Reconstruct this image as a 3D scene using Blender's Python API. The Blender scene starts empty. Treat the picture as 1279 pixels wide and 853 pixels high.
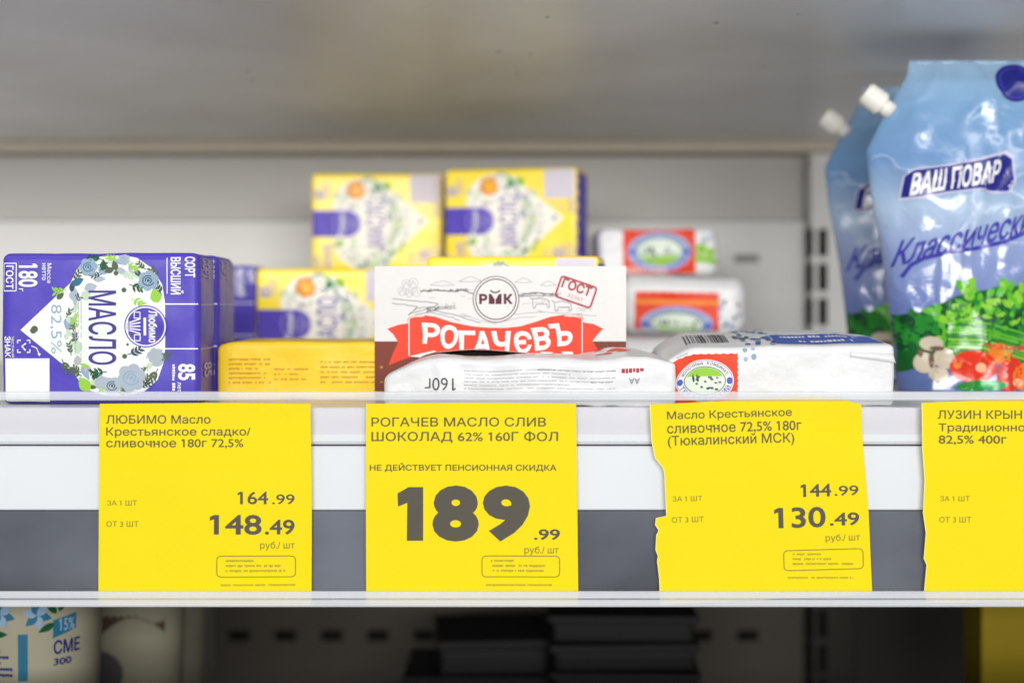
import bpy, bmesh, math, random
from mathutils import Vector, noise
from mathutils.geometry import tessellate_polygon
R = math.radians
S = bpy.context.scene
COL = S.collection

# ------------------------------------------------------------------ camera, world, lamps, exposure
HC = 0.052                      # camera height above the middle shelf
F = 1776.0                      # focal length in photo pixels (50 mm on a 36 mm sensor)
cam_d = bpy.data.cameras.new('camera'); cam = bpy.data.objects.new('camera', cam_d); COL.objects.link(cam)
cam.location = (0, 0, HC); cam.rotation_euler = (R(90), 0, 0)
cam_d.lens = 50; cam_d.sensor_width = 36; cam_d.shift_y = -0.0402
cam_d.clip_start = 0.01; cam_d.clip_end = 50
cam_d.dof.use_dof = True; cam_d.dof.focus_distance = 0.70; cam_d.dof.aperture_fstop = 4.1
S.camera = cam
W = bpy.data.worlds.new('World'); S.world = W; W.use_nodes = True
W.node_tree.nodes['Background'].inputs[0].default_value = (0.93, 0.97, 1.0, 1)
W.node_tree.nodes['Background'].inputs[1].default_value = 0.30

def area_lamp(name, loc, target, sx, sy, power, col=(1, 1, 1)):
    l = bpy.data.lights.new(name, 'AREA'); l.shape = 'RECTANGLE'; l.size = sx; l.size_y = sy
    l.energy = power; l.color = col
    o = bpy.data.objects.new(name, l); COL.objects.link(o); o.location = loc
    o.rotation_euler = (Vector(target) - Vector(loc)).to_track_quat('-Z', 'Y').to_euler()
    return o
area_lamp('aisle_light', (0.15, -2.4, 0.55), (0, 0.95, 0.05), 2.8, 0.6, 104, (1.0, 0.985, 0.96))
area_lamp('added_fill_light', (0.0, 0.625, 0.212), (0, 1.12, 0.06), 2.4, 0.012, 0.95, (1.0, 0.97, 0.92))  # added fill lamp, unseen, brightens the packs and back wall

S.view_settings.view_transform = 'Standard'; S.view_settings.look = 'None'
S.view_settings.exposure = 0.03; S.view_settings.gamma = 1.0
S.cycles.use_denoising = True
S.cycles.transparent_max_bounces = 24
S.cycles.max_bounces = 10

# ------------------------------------------------------------------ materials
def lin(c):
    c = c / 255.0
    return c / 12.92 if c <= 0.04045 else ((c + 0.055) / 1.055) ** 2.4
MATS = {}
def M(name, rgb, rough=0.5, bump=0.0, bscale=60.0, var=0.06, vscale=40.0, metal=0.0, k=0.85, spec=0.22, coat=0.0, dist=0.002):
    """printed paper, foil, painted metal: a base colour given as it looks in neutral light"""
    if name in MATS: return MATS[name]
    m = bpy.data.materials.new(name); m.use_nodes = True; nt = m.node_tree; b = nt.nodes['Principled BSDF']
    base = [lin(c) * k for c in rgb]
    tc = nt.nodes.new('ShaderNodeTexCoord')
    if var:
        n = nt.nodes.new('ShaderNodeTexNoise'); n.inputs['Scale'].default_value = vscale; n.inputs['Detail'].default_value = 3
        nt.links.new(tc.outputs['Object'], n.inputs['Vector'])
        r = nt.nodes.new('ShaderNodeMix'); r.data_type = 'RGBA'
        r.inputs[6].default_value = [c * (1 - var) for c in base] + [1]
        r.inputs[7].default_value = [min(1, c * (1 + var)) for c in base] + [1]
        nt.links.new(n.outputs['Fac'], r.inputs[0]); nt.links.new(r.outputs[2], b.inputs['Base Color'])
    else:
        b.inputs['Base Color'].default_value = base + [1]
    if bump:
        n2 = nt.nodes.new('ShaderNodeTexNoise'); n2.inputs['Scale'].default_value = bscale; n2.inputs['Detail'].default_value = 4
        nt.links.new(tc.outputs['Object'], n2.inputs['Vector'])
        bp = nt.nodes.new('ShaderNodeBump'); bp.inputs['Strength'].default_value = bump; bp.inputs['Distance'].default_value = dist
        nt.links.new(n2.outputs['Fac'], bp.inputs['Height']); nt.links.new(bp.outputs['Normal'], b.inputs['Normal'])
    b.inputs['Roughness'].default_value = rough; b.inputs['Metallic'].default_value = metal
    b.inputs['Specular IOR Level'].default_value = spec
    b.inputs['Coat Weight'].default_value = coat; b.inputs['Coat Roughness'].default_value = 0.12
    MATS[name] = m
    return m

def clear_plastic(name, haze, gloss, rough=0.08, tint=(1, 1, 1)):
    m = bpy.data.materials.new(name); m.use_nodes = True; nt = m.node_tree
    for n in list(nt.nodes): nt.nodes.remove(n)
    out = nt.nodes.new('ShaderNodeOutputMaterial')
    tr = nt.nodes.new('ShaderNodeBsdfTransparent'); tr.inputs[0].default_value = (*tint, 1)
    df = nt.nodes.new('ShaderNodeBsdfDiffuse'); df.inputs[0].default_value = (0.86, 0.88, 0.93, 1)
    gl = nt.nodes.new('ShaderNodeBsdfGlossy'); gl.inputs['Roughness'].default_value = rough
    tc = nt.nodes.new('ShaderNodeTexCoord'); mp = nt.nodes.new('ShaderNodeMapping'); mp.inputs['Scale'].default_value = (3, 1, 260)
    ns = nt.nodes.new('ShaderNodeTexNoise'); ns.inputs['Scale'].default_value = 1.0; ns.inputs['Detail'].default_value = 4
    mr = nt.nodes.new('ShaderNodeMapRange'); mr.inputs['To Min'].default_value = haze * 0.7; mr.inputs['To Max'].default_value = haze * 1.3
    nt.links.new(tc.outputs['Object'], mp.inputs[0]); nt.links.new(mp.outputs[0], ns.inputs['Vector']); nt.links.new(ns.outputs['Fac'], mr.inputs[0])
    m1 = nt.nodes.new('ShaderNodeMixShader'); nt.links.new(mr.outputs[0], m1.inputs[0])
    nt.links.new(tr.outputs[0], m1.inputs[1]); nt.links.new(df.outputs[0], m1.inputs[2])
    m2 = nt.nodes.new('ShaderNodeMixShader'); m2.inputs[0].default_value = gloss
    nt.links.new(m1.outputs[0], m2.inputs[1]); nt.links.new(gl.outputs[0], m2.inputs[2])
    nt.links.new(m2.outputs[0], out.inputs[0])
    return m

WHITE = M('white_paper', (244, 244, 242), 0.45)
CARD = M('white_carton_board', (228, 226, 224), 0.5, bump=0.05, bscale=300)
FOIL = M('white_foil_wrap', (231, 232, 234), 0.34, bump=0.6, bscale=70, dist=0.0014, spec=.4)
PURPLE = M('violet_foil_print', (88, 74, 196), 0.33, bump=0.25, bscale=70, k=0.75, dist=0.001)
VIOLET = M('violet_ink', (96, 78, 200), 0.4, k=0.8)
DVIOLET = M('dark_violet_ink', (72, 58, 150), 0.45, k=0.75)
LVIOLET = M('pale_violet_ink', (170, 160, 220), 0.45)
YFOIL = M('yellow_foil_print', (255, 224, 52), 0.30, bump=0.25, bscale=70, dist=0.001, var=0.06, k=1.0, spec=.5)
YFOIL2 = M('golden_foil_print', (246, 204, 44), 0.36, bump=0.5, bscale=60, dist=0.0015, var=0.08)
TAGY = M('yellow_tag_paper', (255, 232, 0), 0.6, bump=0.03, bscale=200, k=0.80, var=0.02, spec=0.05)
INK = M('grey_brown_tag_ink', (84, 78, 66), 0.6, k=0.9)
INKL = M('light_tag_ink', (150, 132, 18), 0.6, k=0.8)
INKM = M('medium_tag_ink', (138, 124, 26), 0.6, k=0.85)
INKF = M('faint_tag_ink', (178, 160, 18), 0.6, k=0.85)
INKN = M('olive_tag_ink', (104, 94, 44), 0.6, k=0.85)
RED = M('orange_red_ink', (240, 62, 30), 0.42)
ORANGE = M('orange_ink', (250, 150, 30), 0.42)
ORED = M('orange_label_ink', (234, 64, 16), 0.4)
CRIMSON = M('crimson_ink', (176, 58, 66), 0.5)
MAROON = M('maroon_ink', (92, 34, 52), 0.5)
BROWN = M('brown_print', (122, 50, 32), 0.45)
GREY = M('grey_ink', (150, 146, 150), 0.55)
DGREY = M('dark_grey_ink', (92, 90, 96), 0.55)
LGREY = M('pale_grey_ink', (184, 182, 186), 0.55)
BLUE = M('blue_ink', (74, 100, 190), 0.42)
LBLUE = M('pale_blue_ink', (166, 184, 226), 0.42)
NAVY = M('navy_ink', (34, 38, 120), 0.35)
LGREEN = M('light_green_ink', (150, 205, 60), 0.42)
GREEN = M('green_ink', (36, 140, 60), 0.4)
DGREEN = M('dark_green_ink', (20, 84, 48), 0.4)
OLIVE = M('olive_leaf_ink', (84, 100, 76), 0.5)
SLATE = M('slate_leaf_ink', (58, 78, 92), 0.5)
MINT = M('mint_ink', (196, 218, 190), 0.5)
DUSTB = M('dusty_blue_ink', (146, 172, 196), 0.5)
DUSTG = M('dusty_grey_blue_ink', (172, 184, 198), 0.5)
TEAL = M('teal_ink', (42, 110, 140), 0.45)
DARKIN = M('shade_dark_inner_board', (30, 25, 22), 0.8)  # darkened to stand for the shade inside the carton
GOLDINK = M('brown_small_print_ink', (196, 150, 34), 0.5)
CREAM = M('cream_print', (253, 249, 236), 0.42, k=.95)

# ------------------------------------------------------------------ helpers: tagging and meshes
def tag(o, label=None, cat=None, group=None, kind=None):
    if label: o['label'] = label
    if cat: o['category'] = cat
    if group: o['group'] = group
    if kind: o['kind'] = kind
    return o
def thing(name, label, cat, loc=(0, 0, 0), rz=0.0, group=None, rx=0.0):
    o = bpy.data.objects.new(name, None); COL.objects.link(o); o.empty_display_size = 0.02
    o.location = loc; o.rotation_euler = (rx, 0, rz)
    return tag(o, label, cat, group)
def link(name, me, parent=None, smooth=True):
    o = bpy.data.objects.new(name, me); COL.objects.link(o); o.parent = parent
    if smooth:
        for p in me.polygons: p.use_smooth = True
    return o
def mesh(name, vs, fs, mats, idx=None, parent=None, smooth=True):
    me = bpy.data.meshes.new(name); me.from_pydata([tuple(v) for v in vs], [], fs)
    for m in (mats if isinstance(mats, (list, tuple)) else [mats]): me.materials.append(m)
    if idx: me.polygons.foreach_set('material_index', idx)
    me.update()
    return link(name, me, parent, smooth)
def bm_obj(name, bm, m, parent=None, smooth=False, recalc=True):
    if recalc: bmesh.ops.recalc_face_normals(bm, faces=bm.faces)
    me = bpy.data.meshes.new(name); bm.to_mesh(me); bm.free(); me.materials.append(m)
    return link(name, me, parent, smooth)
def add_box(bm, x0, x1, y0, y1, z0, z1, bev=0.0):
    r = bmesh.ops.create_cube(bm, size=1.0)
    for v in r['verts']:
        v.co = Vector(((x0 + x1) / 2 + v.co.x * (x1 - x0), (y0 + y1) / 2 + v.co.y * (y1 - y0), (z0 + z1) / 2 + v.co.z * (z1 - z0)))
    if bev:
        es = list({e for v in r['verts'] for e in v.link_edges})
        bmesh.ops.bevel(bm, geom=es, offset=bev, segments=2, affect='EDGES', profile=0.5)
def box(name, x0, x1, y0, y1, z0, z1, m, parent=None, bev=0.0):
    bm = bmesh.new(); add_box(bm, x0, x1, y0, y1, z0, z1, bev)
    return bm_obj(name, bm, m, parent)
def copy_tree(o, parent=None):
    c = o.copy(); COL.objects.link(c); c.parent = parent
    for ch in list(o.children): copy_tree(ch, c)
    return c
def PX(px, Y): return (px - 639.5) / F * Y
def PZ(py, Y): return HC + (375.0 - py) / F * Y

# ------------------------------------------------------------------ helpers: printing (flat 2D art laid on a surface)
TXT = {}
def glyphs(s, bold=0.0):
    """outlines of a word, thickened by bold, filled contour by contour (contours may overlap)"""
    key = (s, bold)
    if key in TXT: return TXT[key]
    c = bpy.data.curves.new('t', 'FONT'); c.body = s; c.size = 1
    o = bpy.data.objects.new('t', c); COL.objects.link(o)
    dg = bpy.context.evaluated_depsgraph_get()
    cu = o.evaluated_get(dg).to_curve(dg)
    loops = []
    for sp in cu.splines:
        bp = sp.bezier_points; n = len(bp); pts = []
        for i in range(n):
            p, q = bp[i], bp[(i + 1) % n]
            d = q.co - p.co; L = d.length or 1e-9
            bend = max(abs(d.cross(p.handle_right - p.co).z), abs(d.cross(q.handle_left - q.co).z)) / L
            k = 1 if bend < 0.004 else 4
            for a in range(k):
                t = a / k; w = p.co * (1 - t) ** 3 + p.handle_right * 3 * t * (1 - t) ** 2 + q.handle_left * 3 * t * t * (1 - t) + q.co * t ** 3
                if not pts or (pts[-1] - w.xy).length > 1e-4: pts.append(w.xy)
        if len(pts) > 2 and (pts[0] - pts[-1]).length < 1e-4: pts.pop()
        if len(pts) > 2: loops.append(pts)
    o.to_curve_clear() if hasattr(o, 'to_curve_clear') else None
    bpy.data.objects.remove(o); bpy.data.curves.remove(c)
    area = lambda P: 0.5 * sum(P[i].x * P[(i + 1) % len(P)].y - P[(i + 1) % len(P)].x * P[i].y for i in range(len(P)))
    if '1' in s:                 # the figure one gets a flag
        for P in loops:
            xs = [p.x for p in P]; ys = [p.y for p in P]; h = max(ys) - min(ys); w = max(xs) - min(xs)
            if len(P) <= 5 and h > .5 and w < .2:
                x0, x1, y0, y1 = min(xs), max(xs), min(ys), max(ys)
                Q = [Vector(p) for p in ((x0, y0), (x1, y0), (x1, y1), (x0 - w * .15, y1), (x0 - w * 1.15, y1 - h * .10), (x0 - w * 1.15, y1 - h * .24), (x0, y1 - h * .16))]
                if area(P) < 0: Q.reverse()
                P[:] = Q
    def inside(p, P):
        r = False
        for i in range(len(P)):
            a, b = P[i], P[i - 1]
            if (a.y > p.y) != (b.y > p.y) and p.x < (b.x - a.x) * (p.y - a.y) / (b.y - a.y) + a.x: r = not r
        return r
    A = [area(P) for P in loops]; outer, own = [], {}
    for i, P in enumerate(loops):
        cand = [k for k in range(len(loops)) if k != i and A[k] * A[i] < 0 and abs(A[k]) > abs(A[i]) and all(inside(p, loops[k]) for p in P)]
        if cand: own.setdefault(min(cand, key=lambda k: abs(A[k])), []).append(i)
        else: outer.append(i)
    def grow(P, sgn):
        if not bold: return P
        out = []; n = len(P)
        for i in range(n):
            d1 = (P[i] - P[i - 1]).normalized(); d2 = (P[(i + 1) % n] - P[i]).normalized()
            n1 = Vector((d1.y, -d1.x)) * sgn; n2 = Vector((d2.y, -d2.x)) * sgn
            m = n1 + n2; l = m.length
            if l < 0.5: out += [P[i] + n1 * bold, P[i] + n2 * bold]; continue
            m = m / l; out.append(P[i] + m * (bold / max(0.6, m.dot(n1))))
        return out
    def fill(rings, vs, fs):     # non-zero winding fill by horizontal slabs; the outlines may cross themselves
        E = []
        for P in rings:
            for i in range(len(P)):
                a, b = P[i - 1], P[i]
                if abs(a.y - b.y) > 1e-7: E.append((a, b))
        ys = {round(p.y, 6) for P in rings for p in P}
        for i in range(len(E)):
            a, b = E[i]; d = b - a
            for k in range(i + 1, len(E)):
                c, e = E[k]; g = e - c
                if max(a.y, b.y) <= min(c.y, e.y) or max(c.y, e.y) <= min(a.y, b.y): continue
                den = d.x * g.y - d.y * g.x
                if abs(den) < 1e-12: continue
                q = c - a; t = (q.x * g.y - q.y * g.x) / den; u = (q.x * d.y - q.y * d.x) / den
                if 1e-6 < t < 1 - 1e-6 and 1e-6 < u < 1 - 1e-6: ys.add(round(a.y + t * d.y, 6))
        ys = sorted(ys)
        for lo, hi in zip(ys, ys[1:]):
            if hi - lo < 2e-6: continue
            m = (lo + hi) / 2; X = []
            for a, b in E:
                if min(a.y, b.y) <= m < max(a.y, b.y):
                    f = lambda y: a.x + (b.x - a.x) * (y - a.y) / (b.y - a.y)
                    X.append((f(m), f(lo), f(hi), 1 if b.y < a.y else -1))
            X.sort(); w = 0
            for p, q in zip(X, X[1:]):
                w += p[3]
                if w > 0 and q[0] - p[0] > 1e-6:
                    n = len(vs); vs += [(p[1], lo, 0), (q[1], lo, 0), (q[2], hi, 0), (p[2], hi, 0)]; fs.append((n, n + 1, n + 2, n + 3))
    vs, fs = [], []
    for c_, i in enumerate(outer):
        sg = 1 if A[i] > 0 else -1
        rings = [grow(loops[i], sg)] + [grow(loops[h], sg) for h in own.get(i, [])]
        if sg < 0: rings = [r_[::-1] for r_ in rings]
        n0 = len(vs); fill(rings, vs, fs)
        for k in range(n0, len(vs)): vs[k] = (vs[k][0], vs[k][1], 0.12 * (c_ % 5))
    x0 = min(v[0] for v in vs); x1 = max(v[0] for v in vs); y0 = min(v[1] for v in vs); y1 = max(v[1] for v in vs)
    vs = [((x - x0) / (x1 - x0), (y - y0) / (y1 - y0), z) for x, y, z in vs]
    TXT[key] = (vs, fs)
    return TXT[key]

class Art:
    """2D shapes in picture-like coordinates (y down); build() maps them on a surface"""
    def __init__(s): s.items = []
    def raw(s, vs, fs, m, lev): s.items.append((list(vs), list(fs), m, lev)); return s
    def poly(s, pts, m, lev=1):
        tris = tessellate_polygon([[Vector((p[0], p[1], 0)) for p in pts]])
        return s.raw(pts, [tuple(t) for t in tris], m, lev)
    def rect(s, x0, y0, x1, y1, m, lev=1): return s.poly([(x0, y0), (x1, y0), (x1, y1), (x0, y1)], m, lev)
    def ell(s, cx, cy, rx, ry, m, lev=1, n=40, rot=0.0):
        c, q = math.cos(rot), math.sin(rot); pts = []
        for i in range(n):
            a = 2 * math.pi * i / n; x, y = rx * math.cos(a), ry * math.sin(a)
            pts.append((cx + x * c - y * q, cy + x * q + y * c))
        return s.raw(pts + [(cx, cy)], [(i, (i + 1) % n, n) for i in range(n)], m, lev)
    def ring(s, cx, cy, rx, ry, w, m, lev=1, n=56, a0=0.0, a1=360.0):
        vs = []; fs = []
        for i in range(n + 1):
            a = R(a0 + (a1 - a0) * i / n)
            vs += [(cx + rx * math.cos(a), cy + ry * math.sin(a)), (cx + (rx - w) * math.cos(a), cy + (ry - w) * math.sin(a))]
        for i in range(n): fs.append((2 * i, 2 * i + 1, 2 * i + 3, 2 * i + 2))
        return s.raw(vs, fs, m, lev)
    def stroke(s, pts, w, m, lev=1, closed=False):
        n = len(pts); vs = []; fs = []
        for i, p in enumerate(pts):
            a = pts[(i - 1) % n] if (closed or i) else p; b = pts[(i + 1) % n] if (closed or i < n - 1) else p
            dx, dy = b[0] - a[0], b[1] - a[1]; l = math.hypot(dx, dy) or 1
            vs += [(p[0] - dy / l * w / 2, p[1] + dx / l * w / 2), (p[0] + dy / l * w / 2, p[1] - dx / l * w / 2)]
        for i in range(n if closed else n - 1):
            j = (i + 1) % n; fs.append((2 * i, 2 * i + 1, 2 * j + 1, 2 * j))
        return s.raw(vs, fs, m, lev)
    def rrect(s, x0, y0, x1, y1, r, w, m, lev=1, rot=0.0):
        pts = []; cx, cy = (x0 + x1) / 2, (y0 + y1) / 2
        for qx, qy, a in ((x1 - r, y1 - r, 0), (x0 + r, y1 - r, 90), (x0 + r, y0 + r, 180), (x1 - r, y0 + r, 270)):
            for k in range(5):
                t = R(a + k * 22.5); x, y = qx + r * math.cos(t) - cx, qy + r * math.sin(t) - cy
                pts.append((cx + x * math.cos(rot) - y * math.sin(rot), cy + x * math.sin(rot) + y * math.cos(rot)))
        return s.stroke(pts, w, m, lev, True)
    def text(s, t, x0, y0, x1, y1, m, lev=2, d='r', bold=0.0, rot=0.0, f=None):
        vs, fs = glyphs(t, bold); out = []
        cx, cy = (x0 + x1) / 2, (y0 + y1) / 2
        for u, v, dz in vs:
            if d == 'r': x, y = x0 + u * (x1 - x0), y1 - v * (y1 - y0)
            elif d == 'cw': x, y = x0 + v * (x1 - x0), y0 + u * (y1 - y0)
            elif d == 'ccw': x, y = x1 - v * (x1 - x0), y1 - u * (y1 - y0)
            else: x, y = x1 - u * (x1 - x0), y0 + v * (y1 - y0)
            if rot:
                a, b = x - cx, y - cy; x, y = cx + a * math.cos(rot) - b * math.sin(rot), cy + a * math.sin(rot) + b * math.cos(rot)
            if f: x, y = f(x, y)
            out.append((x, y, dz))
        return s.raw(out, fs, m, lev)
    def leaf(s, x, y, l, w, a, m, lev=2):
        n = 7; up = []; dn = []
        for i in range(n + 1):
            t = i / n; h = w / 2 * math.sin(math.pi * t ** 0.8); px = l * t
            for lst, sg in ((up, 1), (dn, -1)):
                yy = sg * h; lst.append((x + px * math.cos(a) - yy * math.sin(a), y + px * math.sin(a) + yy * math.cos(a)))
        pts = up + dn[::-1][1:-1]
        k = len(pts); cx = x + l / 2 * math.cos(a); cy = y + l / 2 * math.sin(a)
        return s.raw(pts + [(cx, cy)], [(i, (i + 1) % k, k) for i in range(k)], m, lev)
    def dashes(s, x0, y0, x1, y1, rows, m, lev=2, seed=1, fill=0.55, d='r', gap=1.0):
        """tiny print that cannot be read in the photograph"""
        rnd = random.Random(seed); hgt = (y1 - y0) if d == 'r' else (x1 - x0); rh = hgt / rows
        for i in range(rows):
            a, b = (x0, x1) if d == 'r' else (y0, y1)
            end = b - (b - a) * rnd.choice((0, 0, 0.1, 0.3)); t = a
            while t < end:
                w = rh * gap * rnd.uniform(0.35, 0.8); hh = rh * fill * rnd.uniform(0.7, 1.1); e = min(t + w, end)
                if rnd.random() > 0.14:
                    if d == 'r': s.rect(t, y0 + i * rh, e, y0 + i * rh + hh, m, lev)
                    else: s.rect(x0 + i * rh, t, x0 + i * rh + hh, e, m, lev)
                t = e + rh * gap * 0.18
        return s
    def build(s, name, mp, parent=None, maxlen=None, label=None):
        bm = bmesh.new(); mats = []
        for vs, fs, m, lev in s.items:
            if m not in mats: mats.append(m)
            mi = mats.index(m); bv = [bm.verts.new((v[0], v[1], lev + (v[2] if len(v) > 2 else 0))) for v in vs]
            for f in fs:
                if len(set(f)) < 3: continue
                try: bm.faces.new([bv[i] for i in f]).material_index = mi
                except ValueError: pass
        if maxlen:
            bmesh.ops.triangulate(bm, faces=bm.faces)
            for _ in range(7):
                es = [e for e in bm.edges if e.calc_length() > maxlen]
                if not es: break
                bmesh.ops.subdivide_edges(bm, edges=es, cuts=1)
                bmesh.ops.triangulate(bm, faces=[f for f in bm.faces if len(f.verts) > 3])
        for v in bm.verts: v.co = Vector(mp(v.co.x, v.co.y, v.co.z))
        me = bpy.data.meshes.new(name); bm.to_mesh(me); bm.free()
        for m in mats: me.materials.append(m)
        o = link(name, me, parent, False)
        if label: o['label'] = label
        return o
LEV0, LEVD = 0.00022, 0.00007

# ------------------------------------------------------------------ helper: a pack with rounded edges and a soft skin
class Pack:
    def __init__(s, hw, hd, h, r=0.003, amp=0.0003, freq=60.0, seed=0.0, deform=None):
        s.hw, s.hd, s.h, s.r, s.amp, s.freq, s.seed, s.deform = hw, hd, h, r, amp, freq, seed, deform
    def pt(s, x, y, z, lift=0.0):
        r = s.r; c = Vector((max(-s.hw + r, min(s.hw - r, x)), max(-s.hd + r, min(s.hd - r, y)), max(r, min(s.h - r, z))))
        n = Vector((x, y, z)) - c
        n = n.normalized() if n.length > 1e-9 else Vector((0, 0, 1))
        p = c + n * r
        q = Vector((x, y, z)) * s.freq + Vector((s.seed * 7.3, s.seed * 3.1, s.seed))
        p = p + n * (s.amp * (noise.noise(q) + 0.5 * noise.noise(q * 2.3)) + lift)
        if s.deform: p = s.deform(p)
        return p
    def axis(s, h, lo=None, n=26):
        lo = -h if lo is None else lo; r = s.r
        k = [0, .12, .28, .5, .75, 1.0]
        return [lo + r * t for t in k] + [lo + r + (h - lo - 2 * r) * i / n for i in range(1, n)] + [h - r * t for t in k[::-1]]
    def build(s, name, m, parent, nx=30, ny=12, nz=16):
        xs, ys, zs = s.axis(s.hw, n=nx), s.axis(s.hd, n=ny), s.axis(s.h, 0.0, n=nz)
        bm = bmesh.new()
        def sheet(A, B, f):
            g = [[bm.verts.new(s.pt(*f(a, b))) for b in B] for a in A]
            for i in range(len(A) - 1):
                for j in range(len(B) - 1): bm.faces.new((g[i][j], g[i + 1][j], g[i + 1][j + 1], g[i][j + 1]))
        sheet(xs, zs, lambda a, b: (a, -s.hd, b)); sheet(xs, zs, lambda a, b: (a, s.hd, b))
        sheet(xs, ys, lambda a, b: (a, b, s.h)); sheet(xs, ys, lambda a, b: (a, b, 0))
        sheet(ys, zs, lambda a, b: (-s.hw, a, b)); sheet(ys, zs, lambda a, b: (s.hw, a, b))
        bmesh.ops.remove_doubles(bm, verts=bm.verts, dist=1e-6)
        return bm_obj(name, bm, m, parent, True)
    def front(s, x0, x1, y0, y1, rot=False):
        """map picture box -> front face"""
        def f(x, y, lev):
            u = (x - x0) / (x1 - x0); v = 1 - (y - y0) / (y1 - y0)
            if rot: u, v = 1 - u, 1 - v
            return s.pt(-s.hw + 2 * s.hw * u, -s.hd, s.h * v, LEV0 + lev * LEVD)
        return f
    def side(s, x0, x1, y0, y1):
        def f(x, y, lev):
            u = (x - x0) / (x1 - x0); v = 1 - (y - y0) / (y1 - y0)
            return s.pt(s.hw, -s.hd + 2 * s.hd * u, s.h * v, LEV0 + lev * LEVD)
        return f
    def top(s):
        """x in metres from the left edge, y in metres from the front edge"""
        return lambda x, y, lev: s.pt(-s.hw + x, -s.hd + y, s.h, LEV0 + lev * LEVD)

# ------------------------------------------------------------------ the chilled cabinet and its shelves
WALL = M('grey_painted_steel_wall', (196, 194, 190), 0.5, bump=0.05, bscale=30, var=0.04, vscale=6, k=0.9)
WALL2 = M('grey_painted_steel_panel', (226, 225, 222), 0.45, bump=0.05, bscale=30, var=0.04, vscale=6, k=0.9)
LEDGE = M('beige_ledge_paint', (196, 186, 168), 0.5, k=0.9)
HOLE = M('unlit_slot_interior', (24, 23, 22), 0.9, k=0.8)
STEEL = M('white_shelf_paint', (226, 227, 230), 0.3, bump=0.03, bscale=120, var=0.03)
FASC = M('pale_grey_fascia', (222, 221, 229), 0.22, bump=.06, bscale=40, var=0.05, vscale=25, spec=.5)
FASC2 = M('white_fascia_strip', (232, 236, 240), 0.28, bump=.05, bscale=50, var=0.03, vscale=20, spec=.4)

# speckled, half glossy underside
US = bpy.data.materials.new('glossy_shelf_underside'); US.use_nodes = True
nt = US.node_tree; b = nt.nodes['Principled BSDF']
tc = nt.nodes.new('ShaderNodeTexCoord'); n = nt.nodes.new('ShaderNodeTexNoise'); n.inputs['Scale'].default_value = 5; n.inputs['Detail'].default_value = 5
cr = nt.nodes.new('ShaderNodeValToRGB'); cr.color_ramp.elements[0].color = (0.64, 0.625, 0.60, 1); cr.color_ramp.elements[1].color = (0.86, 0.86, 0.87, 1)
cr.color_ramp.elements[0].position = 0.3; cr.color_ramp.elements[1].position = 0.7
vo = nt.nodes.new('ShaderNodeTexVoronoi'); vo.inputs['Scale'].default_value = 26
lt = nt.nodes.new('ShaderNodeMath'); lt.operation = 'LESS_THAN'; lt.inputs[1].default_value = 0.04
mx = nt.nodes.new('ShaderNodeMix'); mx.data_type = 'RGBA'; mx.inputs[7].default_value = (0.06, 0.05, 0.045, 1)
nt.links.new(tc.outputs['Object'], n.inputs['Vector']); nt.links.new(n.outputs['Fac'], cr.inputs[0])
nt.links.new(tc.outputs['Object'], vo.inputs['Vector']); nt.links.new(vo.outputs['Distance'], lt.inputs[0])
nt.links.new(lt.outputs[0], mx.inputs[0]); nt.links.new(cr.outputs[0], mx.inputs[6]); nt.links.new(mx.outputs[2], b.inputs['Base Color'])
b.inputs['Roughness'].default_value = 0.36; b.inputs['Specular IOR Level'].default_value = 0.45; b.inputs['Metallic'].default_value = 0.10
mp = nt.nodes.new('ShaderNodeMapping'); mp.inputs['Scale'].default_value = (9, 420, 1)      # brushed streaks
n2 = nt.nodes.new('ShaderNodeTexNoise'); n2.inputs['Scale'].default_value = 1.0; n2.inputs['Detail'].default_value = 3
bp = nt.nodes.new('ShaderNodeBump'); bp.inputs['Strength'].default_value = 0.25; bp.inputs['Distance'].default_value = 0.002
nt.links.new(tc.outputs['Object'], mp.inputs[0]); nt.links.new(mp.outputs[0], n2.inputs['Vector']); nt.links.new(n2.outputs['Fac'], bp.inputs['Height']); nt.links.new(bp.outputs['Normal'], b.inputs['Normal'])

cab = thing('chiller_cabinet', 'grey steel back wall of the chilled cabinet behind all the packs', 'cabinet', (0, 1.22, 0))
def wy(y): return y - 1.22
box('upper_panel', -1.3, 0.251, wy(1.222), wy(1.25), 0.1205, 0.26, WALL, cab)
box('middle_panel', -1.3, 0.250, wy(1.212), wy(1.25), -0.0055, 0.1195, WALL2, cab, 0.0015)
lp = box('lower_panel', -1.3, 0.250, wy(1.212), wy(1.25), -0.60, -0.0065, M('shade_toned_panel', (92, 87, 78), 0.6, var=.12, vscale=8), cab, 0.0015)  # panel colour darkened to paint the shade below the middle shelf
box('ledge', -1.3, 0.30, wy(1.196), wy(1.2215), 0.1765, 0.186, LEDGE, cab, 0.002)
SHADETONE = M('shade_toned_dark_panel', (62, 58, 53), .6, var=.12, vscale=8)  # same painted shade for the lower corner panel and upright
box('corner_panel', 0.2885, 1.3, wy(1.222), wy(1.25), -0.0055, 0.26, WALL, cab); box('lower_corner_panel', 0.2885, 1.3, wy(1.222), wy(1.25), -0.60, -0.0065, SHADETONE, cab)
up = box('slotted_upright', 0.2525, 0.288, wy(1.20), wy(1.25), -0.0055, 0.176, WALL2, cab, 0.001)
up2 = box('slotted_upright', 0.2525, 0.288, wy(1.20), wy(1.25), -0.60, -0.0065, SHADETONE, cab, 0.001)
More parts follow.
